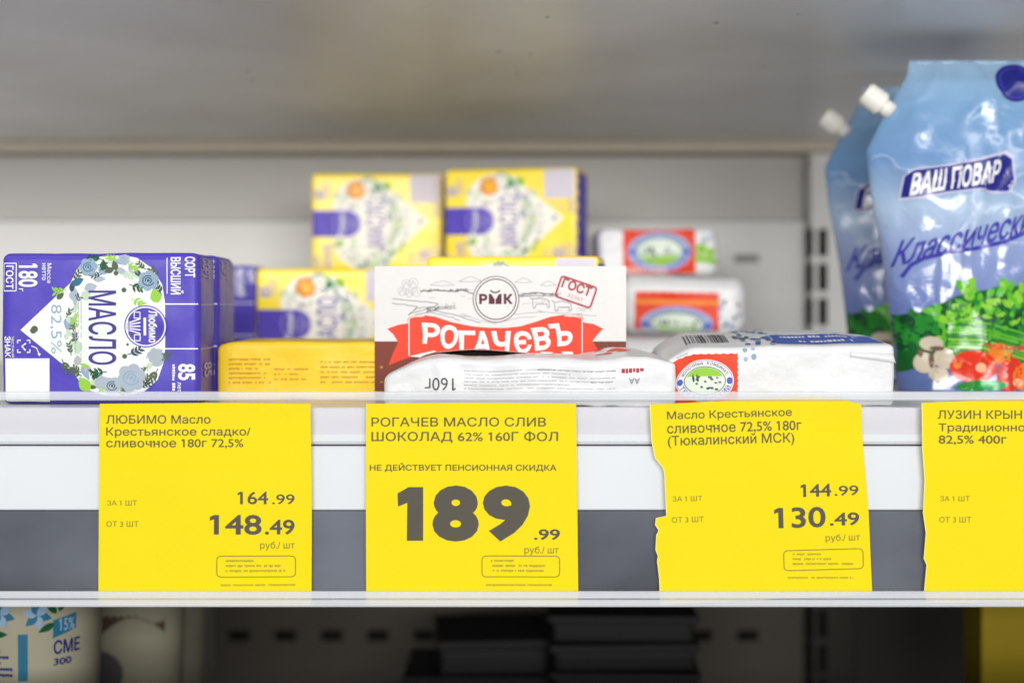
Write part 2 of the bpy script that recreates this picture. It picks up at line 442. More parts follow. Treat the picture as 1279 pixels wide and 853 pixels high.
for k in range(15):
    z = PZ(303, 1.2) - 0.0292 * k
    box('slot', PX(1022, 1.2), PX(1033, 1.2), wy(1.1992), wy(1.204), z - 0.0115, z + 0.0115, HOLE, up if z > 0 else up2)
    box('slot', PX(1009.5, 1.2), PX(1015.5, 1.2), wy(1.1992), wy(1.204), z - 0.0115, z + 0.0115, HOLE, up if z > 0 else up2)
def wall_slot(px, py, w=26, h=13):
    box('slot', PX(px - w / 2, 1.212), PX(px + w / 2, 1.212), wy(1.2112), wy(1.216), PZ(py + h / 2, 1.212), PZ(py - h / 2, 1.212), HOLE, lp)
for k in range(12): wall_slot(299 + 57.7 * k, 793)
MID = M('shallow_slot', (150, 148, 145), 0.6)
box('vent_slot', PX(917, 1.212), PX(948, 1.212), wy(1.2112), wy(1.216), PZ(328, 1.212), PZ(318, 1.212), MID, lp)

ush = thing('shelf', 'upper shelf with a smudged grey glossy underside above the packs', 'shelf', (0, 1.2, 0.186))
bm = bmesh.new()
for x in (-1.3, 1.3):
    pass
vs = [bm.verts.new(c) for c in ((-1.3, -0.004, 0.0), (1.3, -0.004, 0.0), (1.3, -0.60, 0.036), (-1.3, -0.60, 0.036), (-1.3, -0.004, 0.03), (1.3, -0.004, 0.03), (1.3, -0.60, 0.066), (-1.3, -0.60, 0.066))]
for f in ((0, 1, 2, 3), (7, 6, 5, 4), (0, 4, 5, 1), (1, 5, 6, 2), (2, 6, 7, 3), (3, 7, 4, 0)): bm.faces.new([vs[i] for i in f])
bm_obj('shelf_deck', bm, US, ush)
box('shelf_lip', -1.3, 1.3, -0.612, -0.6005, 0.037, 0.085, STEEL, ush, 0.002)

msh = thing('shelf', 'middle shelf with a white front edge carrying the butter packs', 'shelf', (0, 0.69, 0))
box('shelf_deck', -1.3, 1.3, 0.0, 0.505, -0.006, 0.0, STEEL, msh)
box('front_fascia', -1.3, 1.3, -0.0012, 0.012, PZ(555, .689), -0.0002, FASC, msh, 0.0008)
box('fascia_ridge', -1.3, 1.3, -0.0020, 0.002, PZ(552.5, .689), PZ(541, .689), FASC2, msh, 0.0008)
box('fascia_strip', -1.3, 1.3, -0.0022, 0.010, PZ(637, .688), PZ(557, .688), FASC2, msh, 0.0008)
box('shelf_rib', -1.3, 1.3, 0.03, 0.05, -0.05, -0.0065, STEEL, msh)

lsh = thing('shelf', 'lower shelf in shade under the price rail', 'shelf', (0, 0.69, -0.275))
box('shelf_deck', -1.3, 1.3, -0.02, 0.50, -0.012, 0.0, M('shade_darkened_deck', (70, 68, 66), .6), lsh)  # deck colour darkened to deepen the shade down here
box('front_fascia', -1.3, 1.3, -0.034, -0.0205, -0.03, 0.143, FASC, lsh, 0.002)  # raised front added out of view to keep light off the lower shelf

# clear price rail in front of the tags
rail = thing('price_rail', 'clear plastic price rail along the front of the middle shelf', 'price rail', (0, 0.682, 0))
COVER = clear_plastic('clear_rail_plastic', 0.006, 0.003, 0.15)
BAR = clear_plastic('milky_rail_edge', 0.42, 0.05, 0.12)
LIP = clear_plastic('clear_rail_lip', 0.50, 0.05, 0.12)
ry = lambda py: PZ(py, .6815)
box('cover', -1.3, 1.3, -0.0005, 0.0005, ry(738.5), ry(500.5), COVER, rail)
box('top_edge', -1.3, 1.3, -0.0012, 0.0032, ry(500), ry(489), BAR, rail, 0.0009)
box('bottom_lip', -1.3, 1.3, -0.0030, -0.0006, ry(746.3), ry(737), LIP, rail, 0.0008)
box('bottom_lip', -1.3, 1.3, -0.0036, -0.0008, ry(756.5), ry(747), LIP, rail, 0.0012)
SHADEBACK = clear_plastic('shade_tinted_rail_back', 0.11, 0.02, 0.2, (0.22, 0.22, 0.25))  # dark tint and haze put in for the shade and sheen below the shelf
for nd in SHADEBACK.node_tree.nodes:
    if nd.type == 'MAPPING': nd.inputs['Scale'].default_value = (5, 1, 9)
    if nd.type == 'MAP_RANGE': nd.inputs['From Min'].default_value = 0.33; nd.inputs['From Max'].default_value = 0.67; nd.inputs['To Min'].default_value = 0.03; nd.inputs['To Max'].default_value = 0.20
    if nd.type == 'BSDF_DIFFUSE': nd.inputs[0].default_value = (0.70, 0.76, 0.92, 1)
box('back_leg', -1.3, 1.3, 0.0050, 0.0058, ry(756), ry(640), SHADEBACK, rail)

# ------------------------------------------------------------------ price tags
TY = 0.6838
def tag_map(seed):
    def f(x, y, lev):
        w = 0.0007 * noise.noise(Vector((x * .012 + seed, y * .01, seed)))
        return (PX(x, TY), w - 0.00002 - lev * 0.00006, PZ(y, TY))
    return f
def price_tag(label, outline, lines, prices, fine, box_, seed, rot=0.0):
    t = thing('price_tag', label, 'price tag', (0, TY, 0), 0, 'yellow price tags in the clear rail')
    mp = tag_map(seed)
    p = Art().poly(outline, TAGY, 0).build('paper', mp, t, 9)
    if len(outline) > 11:        # pale torn fibres along the ragged left edge
        k0 = 6 if len(outline) < 15 else 11
        Art().stroke([(q_[0] + .5, q_[1]) for q_ in outline[k0:]] + [(outline[0][0] + .5, outline[0][1])], 1.1, M('torn_tag_fibre', (255, 244, 150), .7), 0.6).build('torn_edge', mp, t, 9)
    sm = p.modifiers.new('thickness', 'SOLIDIFY'); sm.thickness = 0.00015; sm.offset = 1 if p.data.polygons[0].normal.y > 0 else -1
    a = Art()
    for s, x0, y0, x1, y1, b, m in lines: a.text(s, x0, y0, x1, y1, m, 1, bold=b, rot=rot)
    a.build('product_name', mp, t, 14)
    if prices:
        a = Art()
        for s, x0, y0, x1, y1, b in prices: a.text(s, x0, y0, x1, y1, INK, 1, bold=b, rot=rot)
        a.build('price', mp, t, 14)
    a = Art()
    for s, x0, y0, x1, y1 in fine: a.text(s, x0, y0, x1, y1, INKM, 1, bold=0.005, rot=rot)
    if box_:
        x0, y0, x1, y1 = box_
        a.rrect(x0, y0, x1, y1, 5, 1.1, INKM, 1, rot=rot)
        h = (y1 - y0)
        for k, (w, sd) in enumerate(((0.36, 1), (0.70, 2), (0.76, 3))):
            a.dashes(x0 + 11, y0 + h * (.18 + .24 * k), x0 + 11 + (x1 - x0) * w, y0 + h * (.36 + .24 * k), 1, INKF, 1, sd + seed, 0.6, gap=.55)
        a.dashes(x0 + 5, y1 + 9, x1, y1 + 13, 1, INKF, 1, 9 + seed, 0.6, gap=.6)
    a.build('fine_print', mp, t, 14)
    return t
def side_lines(x, y): return [('ЗА 1 ШТ', x, y, x + 37, y + 6.5), ('ОТ 3 ШТ', x - 1, y + 26, x + 39, y + 33)]
price_tag('yellow price tag reading 148.49 at the left end of the rail',
    [(125, 504), (256, 503), (388, 504), (389.5, 620), (389, 756), (256, 755.5), (123, 755.5), (123.5, 640)],
    [('ЛЮБИМО Масло', 133, 518, 263, 529, .012, INKN), ('Крестьянское сладко/', 133, 533.5, 313, 546.5, .012, INKN), ('сливочное 180г 72,5%', 133, 548, 304, 560, .012, INKN)],
    [('164', 297, 613.5, 335, 629.5, .015), ('.99', 340, 617, 368, 629.5, .01), ('148', 262, 642.5, 327, 667.5, .02), ('.49', 331, 648.5, 368, 667.5, .02)],
    side_lines(134, 624.5) + [('руб./ шт', 325, 676, 368, 687)], (271, 694, 369, 720), 1.0)
price_tag('yellow price tag reading 189.99 in very large bold figures',
    [(457.5, 504), (590, 503), (719.5, 504), (721, 620), (722.5, 756), (590, 756), (457.5, 755), (457, 640)],
    [('РОГАЧЕВ МАСЛО СЛИВ', 464, 521, 682, 532.5, .012, INKN), ('ШОКОЛАД 62% 160Г ФОЛ', 464, 538.5, 697, 553, .012, INKN), ('НЕ ДЕЙСТВУЕТ ПЕНСИОННАЯ СКИДКА', 462, 578, 695, 589, .02, INKN)],
    [('1', 496.5, 608, 528.5, 675, .05), ('8', 540, 606, 598, 676, .055), ('9', 603, 606, 662, 676, .055), ('.99', 667, 660.5, 699.5, 674, .02)],
    [('руб./ шт', 655, 682, 698, 693)], (602, 694, 699, 720), 4.0)
price_tag('torn and tilted yellow price tag reading 130.49',
    [(811.5, 505), (850, 503.5), (890, 501), (960, 498), (1020, 496), (1052, 498.5), (1075.5, 505), (1078, 555), (1084.5, 638), (1089.5, 742), (955, 748), (824.5, 755),
     (823, 720), (820.5, 700), (821.5, 694), (818.5, 686), (819.5, 668), (822.5, 662), (818, 655), (819, 647), (832, 644), (829.5, 590), (827, 583), (818, 572), (813.5, 550)],
    [('Масло Крестьянское', 833, 511.5, 989, 524, .012, INKN), ('сливочное 72,5% 180г', 833, 527, 1001, 541, .012, INKN), ('(Тюкалинский МСК)', 834, 541.5, 992, 558, .012, INKN)],
    [('144', 1000, 604, 1038, 620, .02), ('.99', 1042, 606, 1072, 618.5, .01), ('130', 967, 633, 1031, 659, .02), ('.49', 1036, 639.5, 1073, 656, .02)],
    side_lines(840, 619) + [('руб./ шт', 1031, 666.5, 1074, 677)], (979, 686, 1078, 711), 7.0, R(-1.6))
price_tag('yellow price tag with a ragged left edge at the right end of the rail',
    [(1151, 503), (1250, 499), (1415, 499), (1417, 750), (1290, 751), (1158, 752), (1154, 738), (1157, 705), (1153.5, 697), (1156, 665), (1152.5, 640), (1154.5, 600), (1151.5, 560)],
    [('ЛУЗИН КРЫН', 1171, 512, 1276, 523, .012, INKN), ('Традиционно', 1172, 528.5, 1280, 541, .012, INKN), ('82,5% 400г', 1172, 543.5, 1257, 555.5, .014, INKN)],
    [], side_lines(1174, 619), None, 11.0)

# ------------------------------------------------------------------ the butter design shared by violet and yellow packs
AX0, AX1, AY0, AY1 = 5, 1045, 65, 872
def spray(a, rnd, cx, cy, ang, n, l, m, lev):
    x, y = cx, cy; pts = [(x, y)]
    for i in range(n):
        x += math.cos(ang) * l * .55; y += math.sin(ang) * l * .55; ang += rnd.uniform(-.15, .15); pts.append((x, y))
        for sg in (-1, 1): a.leaf(x, y, l * rnd.uniform(.75, 1.1), l * .36, ang + sg * rnd.uniform(.6, .95), m, lev)
    a.stroke(pts, 5, m, lev)
def flower(a, x, y, r, m1, m2, lev):
    for k in range(6):
        t = k * math.pi / 3 + r; a.ell(x + r * .5 * math.cos(t), y + r * .5 * math.sin(t), r * .58, r * .5, m1, lev + 0.1 * k, 14, t)
    a.ring(x, y, r * .62, r * .55, r * .1, m2, lev + 1, 18, 20, 300); a.ring(x, y, r * .36, r * .34, r * .1, m2, lev + 1, 14, 160, 430)
    a.ell(x, y, r * .14, r * .14, m2, lev + 1, 10)
def butter_art(pk, root, violet, rot=False, seed=1, side=True):
    mp = pk.front(AX0, AX1, AY0, AY1, rot); rnd = random.Random(seed)
    ML = 45
    ink = WHITE if violet else LVIOLET
    # white drop with its wreath
    a = Art()
    drop = [(110, 475), (300, 292), (372, 225), (405, 150), (450, 105), (520, 80), (620, 70), (720, 92), (805, 150), (852, 235), (866, 330), (868, 460),
            (866, 580), (858, 650), (828, 740), (760, 800), (650, 828), (540, 822), (440, 785), (392, 705), (310, 640)]
    a.poly(drop, M('drop_white_ink', (238, 244, 240), 0.42) if violet else CREAM, 0)
    f1, f2 = (DUSTB, SLATE) if violet else (ORANGE, ORED)
    leaves = (OLIVE, SLATE, DGREEN, LGREEN, MINT, OLIVE) if violet else (MINT, LGREY, DUSTG, LGREEN, MINT, CREAM)
    pts = [(400, 205), (445, 130), (520, 95), (600, 95), (680, 110), (750, 140), (815, 190), (840, 270), (700, 240), (710, 320), (650, 180),
           (840, 620), (820, 700), (750, 770), (650, 790), (560, 790), (470, 760), (410, 690), (335, 650), (690, 600), (540, 700), (330, 265), (790, 660)]
    for i, (x, y) in enumerate(pts):
        ang = math.atan2(y - 450, x - 600) + rnd.choice((-1.3, 1.2, 1.5, -1.0))
        spray(a, rnd, x - 22 * math.cos(ang), y - 22 * math.sin(ang), ang, 3, rnd.uniform(26, 40), leaves[i % 6], 1 + (i % 3) * .3)
    for k in range(34):
        t_ = R(k * 360 / 34 + rnd.uniform(-6, 6)); rr_ = rnd.uniform(.80, 1.0); x, y = 612 + 256 * rr_ * math.cos(t_), 450 + 368 * rr_ * math.sin(t_)
        if x < 350 or (x > 600 and abs(y - 456) < 120): continue
        a.leaf(x, y, rnd.uniform(50, 100), rnd.uniform(30, 60), t_ + rnd.choice((1.4, -1.4, 2.2)), rnd.choice((MINT, DUSTG, MINT, DUSTB if violet else CREAM, LGREY)), 0.35 + .01 * k)
    for k in range(46):
        t_ = R(rnd.uniform(-215, 35 + 0)) if k % 2 else R(rnd.uniform(20, 200)); rr_ = rnd.uniform(.80, 1.03); x, y = 612 + 258 * rr_ * math.cos(t_), 450 + 372 * rr_ * math.sin(t_)
        if x < 330 or (x > 640 and abs(y - 456) < 128): continue
        ang = t_ + rnd.choice((1.2, -1.2, 1.9, -1.9)); q_ = rnd.random()
        if q_ < .45: spray(a, rnd, x - 14 * math.cos(ang), y - 14 * math.sin(ang), ang, rnd.choice((2, 3, 4)), rnd.uniform(20, 32), leaves[rnd.randrange(6)], 0.8 + .02 * k)
        elif q_ < .8: a.leaf(x, y, rnd.uniform(34, 66), rnd.uniform(18, 34), ang, rnd.choice((MINT, DUSTG, leaves[3], MINT, leaves[0], leaves[1])), 0.7 + .02 * k)
        else: a.ell(x, y, rnd.uniform(7, 13), rnd.uniform(7, 13), rnd.choice((DUSTG, leaves[0], MINT)), 0.9 + .02 * k, 12)
    for x, y, l, w, an, m in ((830, 330, 80, 60, -1.9, LGREEN), (470, 800, 90, 62, -2.2, LGREEN), (380, 235, 70, 40, -.5, TEAL if violet else GREEN), (610, 160, 60, 34, -1.8, OLIVE),
                              (520, 790, 80, 56, -1.4, DUSTG if violet else GREEN), (540, 160, 62, 34, -1.5, DGREEN if violet else LGREEN), (300, 310, 50, 30, -.7, OLIVE), (160, 478, 40, 34, 0, OLIVE)):
        a.leaf(x, y, l, w, an, m, 2)
    for x, y, r, m1, m2 in ((465, 140, 46, f1 if violet else MINT, TEAL if violet else DUSTG), (780, 212, 52, DUSTB if violet else CREAM, f2 if violet else LGREY), (690, 730, 72, DUSTG if violet else ORANGE, DUSTB if violet else YFOIL), (590, 772, 46, DUSTG if violet else CREAM, SLATE if violet else MINT), (815, 612, 40, DUSTG if violet else CREAM, LGREY), (650, 95, 30, DUSTG, DUSTB)):
        flower(a, x, y, r, m1, m2, 2.4)
    for x, y, r in ((652, 262, 13), (655, 615, 13), (670, 552, 7), (388, 690, 14), (610, 172, 13), (185, 470, 18)): a.ell(x, y, r, r, DUSTG if not violet else OLIVE, 3, 12)
    a.build('floral_print', mp, root, ML)
    # words
    a = Art()
    a.text('МАСЛО', 465, 265, 612, 660, DVIOLET if violet else M('mid_violet_ink', (120, 104, 190), .45), 3, 'cw', .012)
    a.build('product_name', mp, root, ML); a = Art()
    a.text('82,5%', 264, 340, 326, 600, DUSTB if violet else DUSTG, 3, 'cw', -.008)
    a.dashes(395, 300, 440, 640, 3, LGREY, 3, seed + 4, .35, 'cw')
    a.build('fat_text', mp, root, ML); a = Art()
    a.text('СОРТ', 970, 86, 1024, 195, ink, 2, 'cw', .03); a.text('ВЫСШИЙ', 895, 88, 963, 286, ink, 2, 'cw', .03)
    a.stroke([(877, 92), (877, 282)], 5, ink, 2)
    a.build('grade_text', mp, root, ML); a = Art()
    a.text('85', 935, 655, 1024, 742, ink, 2, 'cw', .03); a.dashes(905, 658, 922, 805, 1, ink, 2, seed, .9, 'cw'); a.text('лет', 932, 752, 950, 805, ink, 2, 'cw', .01)
    a.build('age_text', mp, root, ML); a = Art()
    a.text('180', 100, 122, 200, 246, ink, 2, 'cw', .02); a.text('г', 102, 254, 124, 270, ink, 2, 'cw', .01)
    a.text('Масса', 250, 120, 272, 225, ink, 2, 'cw', .01); a.text('нетто', 222, 120, 242, 210, ink, 2, 'cw', .01)
    a.rrect(20, 120, 88, 267, 3, 5, ink, 2); a.text('ГОСТ', 34, 132, 74, 256, ink, 2, 'cw', .02)
    a.build('weight_text', mp, root, ML); a = Art()
    a.text('ЗНАК', 28, 508, 60, 620, ink, 2, 'cw', .03); a.text('ЧЕСТНЫЙ', 65, 510, 79, 620, ink, 2, 'cw', .01)
    for sx, sy in ((-1, -1), (-1, 1), (1, -1), (1, 1)):
        cx, cy = 128, 562; a.stroke([(cx + sx * 32, cy + sy * 16), (cx + sx * 32, cy + sy * 32), (cx + sx * 16, cy + sy * 32)], 7, ink, 2)
    a.stroke([(140, 545), (118, 562), (138, 584)], 8, ink, 2)
    a.stroke([(168, 560), (195, 570), (210, 605)], 5, ink, 2); a.poly([(200, 598), (218, 600), (210, 616)], ink, 2)
    a.build('quality_mark', mp, root, ML)
    # brand band, round emblem
    a = Art()
    if not violet: a.rect(800, 345, 1042, 566, VIOLET, 0.6)
    if violet:
        for y in (337, 575): a.stroke([(850, y), (1046, y)], 7, WHITE, 1)
    a.ell(765, 456, 112, 112, VIOLET if not violet else PURPLE, 3.6, 44)
    a.ring(765, 456, 106, 106, 7, WHITE if violet else LVIOLET, 4.2)
    for k in range(5):
        y = 415 + k * 20; a.stroke([(680, 456 + (k - 2) * 10), (738, y)], 7, WHITE if violet else LVIOLET, 4.2)
    a.stroke([(672, 380 + 30), (672, 500)], 5, WHITE if violet else LVIOLET, 4.2)
    for y0, y1 in ((380, 412), (500, 532)): a.rrect(706, y0, 736, y1, 2, 5, WHITE if violet else LVIOLET, 4.2)
    a.rect(754, 410, 768, 504, WHITE if violet else LVIOLET, 4.2)
    a.text('Любимо', 780, 372, 826, 542, WHITE, 4.2, 'cw', .03)
    a.build('emblem', mp, root, ML)
    Art().rect(28, 626, 262, 862, WHITE if violet else M('pale_lilac_square', (226, 218, 230), .45), 1).build('blank_square', mp, root, ML)
    if side and violet:
        ms = pk.side(0, 400, AY0, AY1); a = Art()
        a.text('СОРТ', 60, 90, 260, 200, LVIOLET, 2, 'cw', .03); a.build('side_grade_print', ms, root, 60)
        a = Art(); a.text('85', 90, 652, 290, 735, LVIOLET, 2, 'cw', .03); a.build('side_age_print', ms, root, 60); a = Art()
        for y in (340, 577): a.stroke([(0, y), (400, y)], 7, LVIOLET, 1)
        a.build('side_line_print', ms, root, 60)

# violet packs in a row at the left
def violet_pack(label, x, y, seed, rz=0.0):
    t = thing('butter_pack', label, 'butter pack', (x, y, 0), rz, 'violet butter packs')
    pk = Pack(0.0496, 0.0195, 0.0756, 0.004, 0.0005, 45, seed)
    pk.build('wrapper', PURPLE, t)
    butter_art(pk, t, True, False, 3)
    return t
XR = PX(249, 0.71)
v1 = violet_pack('violet foil butter pack standing at the front left, white drop facing out', XR - 0.0496, 0.7295, 1.0)
for lab, dx, yy, rz in (('violet butter pack standing directly behind the front left one', 0.0015, 0.7705, R(-1)),
                        ('third violet butter pack back in the left row', -0.0055, 0.8120, R(1.2)),
                        ('hindmost violet butter pack, white text showing beside the yellow pack', -0.0180, 0.9960, R(-1))):
    c = copy_tree(v1); c.location = (XR - 0.0496 + dx, yy, 0); c.rotation_euler = (0, 0, rz); c['label'] = lab

# yellow packs
def yellow_pack(label, x, y, z, seed, rz=0.0):
    t = thing('butter_pack', label, 'butter pack', (x, y, z), rz, 'yellow butter packs')
    pk = Pack(0.0495, 0.019, 0.0735, 0.003, 0.0004, 45, seed)
    pk.build('wrapper', YFOIL, t)
    butter_art(pk, t, False, True, 5, False)
    s = Art(); s.rect(0, AY0, 400, AY1, VIOLET, 0); s.build('end_band', pk.side(0, 400, AY0, AY1), t, 60)
    return t
y1 = yellow_pack('yellow butter pack standing behind the golden lying pack', PX(320, .965) + .0495, 0.984, 0, 2.0)
def ycopy(label, x, y, z, rz):
    c = copy_tree(y1); c.location = (x, y, z); c.rotation_euler = (0, 0, rz); c['label'] = label
    return c
c = ycopy('yellow butter pack of which only the top edge shows above the red banner pack', PX(535, .80) + .0500, 0.822, 0, R(-9)); c.scale.z = 1.045
ycopy('yellow butter pack on the back row under the left upper pack', PX(389, 1.072) + .0495, 1.091, 0, 0)
ycopy('yellow butter pack on the back row under the right upper pack', PX(556, 1.03) + .0495, 1.049, 0, 0)
ycopy('left one of the two yellow butter packs stacked on top', PX(389, 1.072) + .0495, 1.091, 0.0740, 0)
ycopy('right one of the two yellow butter packs stacked on top, violet end visible', PX(560, 1.03) + .0495, 1.049, 0.0740, R(-14))

# golden pack lying on its side
t = thing('butter_pack', 'golden yellow butter pack lying flat with small brown print', 'butter pack', (PX(271, .745) + .0415 + .004, .775, 0))
def gd(p):
    l = max(0, min(1, (-p.x - 0.036) / 0.012)); p.z -= l * l * 0.004 * (p.z / .03)
    return p
pk = Pack(0.0455, 0.030, 0.0305, 0.0024, 0.0005, 55, 6.0, gd)
pk.build('wrapper', YFOIL2, t)
a = Art()
mp = pk.front(0, 940, 490, 815)
a.dashes(65, 585, 290, 740, 6, GOLDINK, 1, 21, .42, gap=.55); a.dashes(310, 640, 500, 725, 3, GOLDINK, 1, 22, .35, gap=.55); a.dashes(560, 600, 900, 740, 5, GOLDINK, 1, 23, .38, gap=.55)
a.build('small_print', mp, t, 40)

# ------------------------------------------------------------------ carton with the red banner
RY = 0.745
def rz6(x, y, lev=0):          # picture box of the carton front (4 units per photo pixel from 470,310)
    return (PX(470 + x / 4, RY), -LEV0 - lev * LEVD, PZ(310 + y / 4, RY))
t = thing('butter_carton', 'white and brown butter carton with a red banner and round emblem', 'butter carton', (0, RY, 0))
x0, _, zt = rz6(-8, 90); x1, _, _ = rz6(1248, 0)
bm = bmesh.new()
add_box(bm, x0, x1, 0.0006, 0.036, zt - 0.0006, zt); add_box(bm, x0, x1, 0.0006, 0.036, 0.0002, 0.0008)
add_box(bm, x0, x0 + .0006, 0.0006, 0.036, 0.0008, zt - .0006); add_box(bm, x1 - .0006, x1, 0.0006, 0.036, 0.0008, zt - .0006)
add_box(bm, x0 + .0006, x1 - .0006, 0.030, 0.0306, 0.0008, zt - .0006)
c = bm_obj('carton', bm, CARD, t)
box('shade_fill', x0 + .001, x1 - .001, 0.012, 0.0295, 0.001, zt - .001, DARKIN, t)  # dark fill paints the shade behind the open front
hole = [(215, 548), (255, 532), (290, 522), (400, 511), (480, 506), (560, 508), (640, 514), (760, 525), (900, 537), (1030, 541), (1040, 552)]
def hy(x):
    if x <= 215 or x >= 1040: return 900
    for (ax, ay), (bx, by) in zip(hole, hole[1:]):
        if ax <= x <= bx: return ay + (by - ay) * (x - ax) / (bx - ax)
zb = 90 + (zt - 0.0003) / (RY / F) * 4
out = [(-8, 90), (1248, 90), (1248, zb), (1040, zb)] + hole[::-1] + [(215, zb), (-8, zb)]
p = Art().poly(out, CARD, 0).build('front_panel', lambda x, y, l: (rz6(x, y)[0], 0.0, rz6(x, y)[2]), t)
sm = p.modifiers.new('thickness', 'SOLIDIFY'); sm.thickness = 0.0003; sm.offset = 0
clip = lambda x, y: (x, min(y, hy(x) - 3))
Art().rect(-8, 465, 214, zb, BROWN, 0).build('brown_base', rz6, t); a = Art(); a.poly([(1041, 465), (1248, 465), (1248, zb), (1041, zb)], BROWN, 0)
a.build('brown_base', rz6, t)
a = Art()                       # the ribbon
tail = [(55, 402), (110, 382), (165, 374), (166, 545), (120, 560), (62, 584), (85, 520), (110, 470), (85, 430)]
a.poly(tail, RED, 1); a.poly([(1030, 370), (1085, 378), (1133, 402), (1105, 432), (1080, 463), (1095, 490), (1110, 508), (1060, 522), (1040, 540), (1030, 538)], RED, 1)
topc = [(158, 350), (185, 337), (240, 334), (300, 344), (380, 370), (480, 390), (560, 397), (640, 398), (720, 390), (800, 366), (870, 342), (940, 332), (1000, 335), (1034, 346)]
botx = [1034, 960, 900, 830, 760, 700, 640, 560, 480, 400, 330, 290, 255, 230, 214, 190, 158]
bot = [(x, min(hy(x) - 2, 540)) for x in botx]
a.poly(topc + bot, RED, 1.5)
a.stroke([(164, 536), (164, 352), (188, 341), (240, 338)], 5, WHITE, 2.2); a.stroke([(1028, 526), (1028, 350), (1000, 340), (940, 337)], 5, WHITE, 2.2)
a.poly([(164, 540), (235, 523), (290, 511), (300, 515), (250, 529), (214, 543)], WHITE, 2.2)
a.poly([(820, 517), (880, 519), (885, 530), (822, 526)], WHITE, 2.2); a.poly([(925, 516), (980, 517), (985, 531), (930, 530)], WHITE, 2.2)
a.build('red_ribbon', rz6, t)
a = Art()
for ch, lx0, ly0, lx1, ly1, r_ in (('Р', 228, 374, 312, 478, .06), ('О', 316, 384, 404, 502, .10), ('Г', 412, 412, 488, 520, .03), ('А', 484, 414, 572, 530, 0), ('Ч', 580, 414, 668, 530, -.02),
                                   ('Є', 684, 414, 772, 526, -.06), ('В', 782, 394, 866, 508, -.12), ('Ъ', 868, 374, 976, 488, -.10)):
    wedge = lambda x, y, c0=(lx0 + lx1) / 2, y0=ly0, h0=ly1 - ly0: clip(c0 + (x - c0) * (1.12 - .26 * (y - y0) / h0) + 5 * math.sin((y - y0) / h0 * 3.1), y)
    a.text(ch, lx0, ly0, lx1, ly1, WHITE, 3, bold=.035, rot=r_, f=wedge)
a.build('brand_name', rz6, t)
a = Art()                       # round emblem
a.ell(598, 255, 116, 116, CARD, 2.4); a.ring(598, 255, 116, 116, 4, DGREY, 3); a.ring(598, 255, 103, 103, 5, MAROON, 3)
a.text('Р', 514, 228, 555, 279, MAROON, 3, bold=.055); a.text('К', 637, 228, 682, 279, MAROON, 3, bold=.055)
a.poly([(562, 279), (562, 228), (574, 228), (592, 256), (592, 279)], MAROON, 3); a.poly([(596, 279), (596, 256), (614, 228), (626, 228), (626, 279)], MAROON, 3)
a.ring(594, 205, 27, 20, 7, MAROON, 3, 16, 15, 165)
a.build('emblem', rz6, t)
a = Art()                       # stamp
th = R(19); a.rrect(905, 165, 1090, 272, 14, 9, CRIMSON, 2, rot=th); a.text('ГОСТ', 922, 176, 1074, 226, CRIMSON, 2, bold=.03, rot=th)
a.items[-1] = ([(x + 4, y - 6, q_) for x, y, q_ in a.items[-1][0]],) + a.items[-1][1:]
a.text('32261', 955, 236, 1030, 254, M('pale_crimson_ink', (214, 150, 152), .5), 2, bold=.0, rot=th)
a.build('stamp', rz6, t)
a = Art(); rnd = random.Random(4)   # engraved landscape
def wob(pts, w=3.0, m=GREY):
    out_ = []
    for (ax, ay), (bx, by) in zip(pts, pts[1:]):
        for i in range(6):
            u = i / 6; out_.append((ax + (bx - ax) * u + rnd.uniform(-2, 2), ay + (by - ay) * u + rnd.uniform(-2, 2)))
    a.stroke(out_ + [pts[-1]], w * 1.25, m, 1)
def cloud(cx, cy, w):
    wob([(cx - w, cy), (cx - w * .5, cy - 14), (cx, cy - 22), (cx + w * .5, cy - 14), (cx + w, cy), (cx, cy + 3), (cx - w, cy)], 2.2, LGREY)
for c_ in ((330, 185, 60), (470, 165, 58), (735, 170, 42), (860, 185, 38)): cloud(*c_)
wob([(220, 215), (300, 208), (380, 215), (440, 210), (485, 228)], 5); wob([(712, 235), (780, 222), (850, 226), (910, 232)], 5); wob([(712, 243), (800, 236), (900, 240)], 3)
wob([(80, 250), (180, 262), (310, 275), (290, 292), (200, 300), (160, 335)], 3); wob([(80, 275), (170, 285), (205, 292), (190, 312)], 3)
wob([(250, 300), (400, 335), (520, 372)], 3); wob([(270, 318), (380, 345), (420, 365)], 2.4); wob([(160, 330), (260, 300), (395, 290)], 3); wob([(190, 335), (300, 305), (400, 300)], 3)
for k in range(26):
    x = rnd.uniform(250, 395); y = 326 - (x - 250) * .22 + rnd.uniform(-12, 6); wob([(x, y), (x + 5, y - 22)], 1.6, LGREY)
for bx_, by_, s_ in ((150, 180, 22), (185, 175, 24), (130, 215, 20), (165, 225, 18), (200, 218, 22)):
    a.ring(bx_, by_, s_, s_ * 1.1, 2.2, LGREY, 1, 20); wob([(bx_ - 14, by_ + 12), (bx_, by_ - 14), (bx_ + 12, by_ + 10)], 2, LGREY)
for cx, cy in ((820, 275), (930, 290)):
    wob([(cx - 40, cy - 20), (cx, cy - 26), (cx + 40, cy - 16), (cx + 46, cy + 18), (cx + 36, cy + 22), (cx + 30, cy + 4), (cx - 22, cy + 6), (cx - 26, cy + 24), (cx - 36, cy + 22), (cx - 40, cy - 18), (cx - 54, cy - 30)], 2.6)
for k in range(60):             # grass ticks and far bushes
    x = rnd.choice((rnd.uniform(225, 480), rnd.uniform(715, 910))); y = 212 + rnd.uniform(-6, 8) if x < 500 else 232 + rnd.uniform(-8, 8)
    wob([(x, y), (x + rnd.uniform(4, 12), y - rnd.uniform(2, 8)), (x + 16, y)], 1.5, LGREY if k % 3 else GREY)
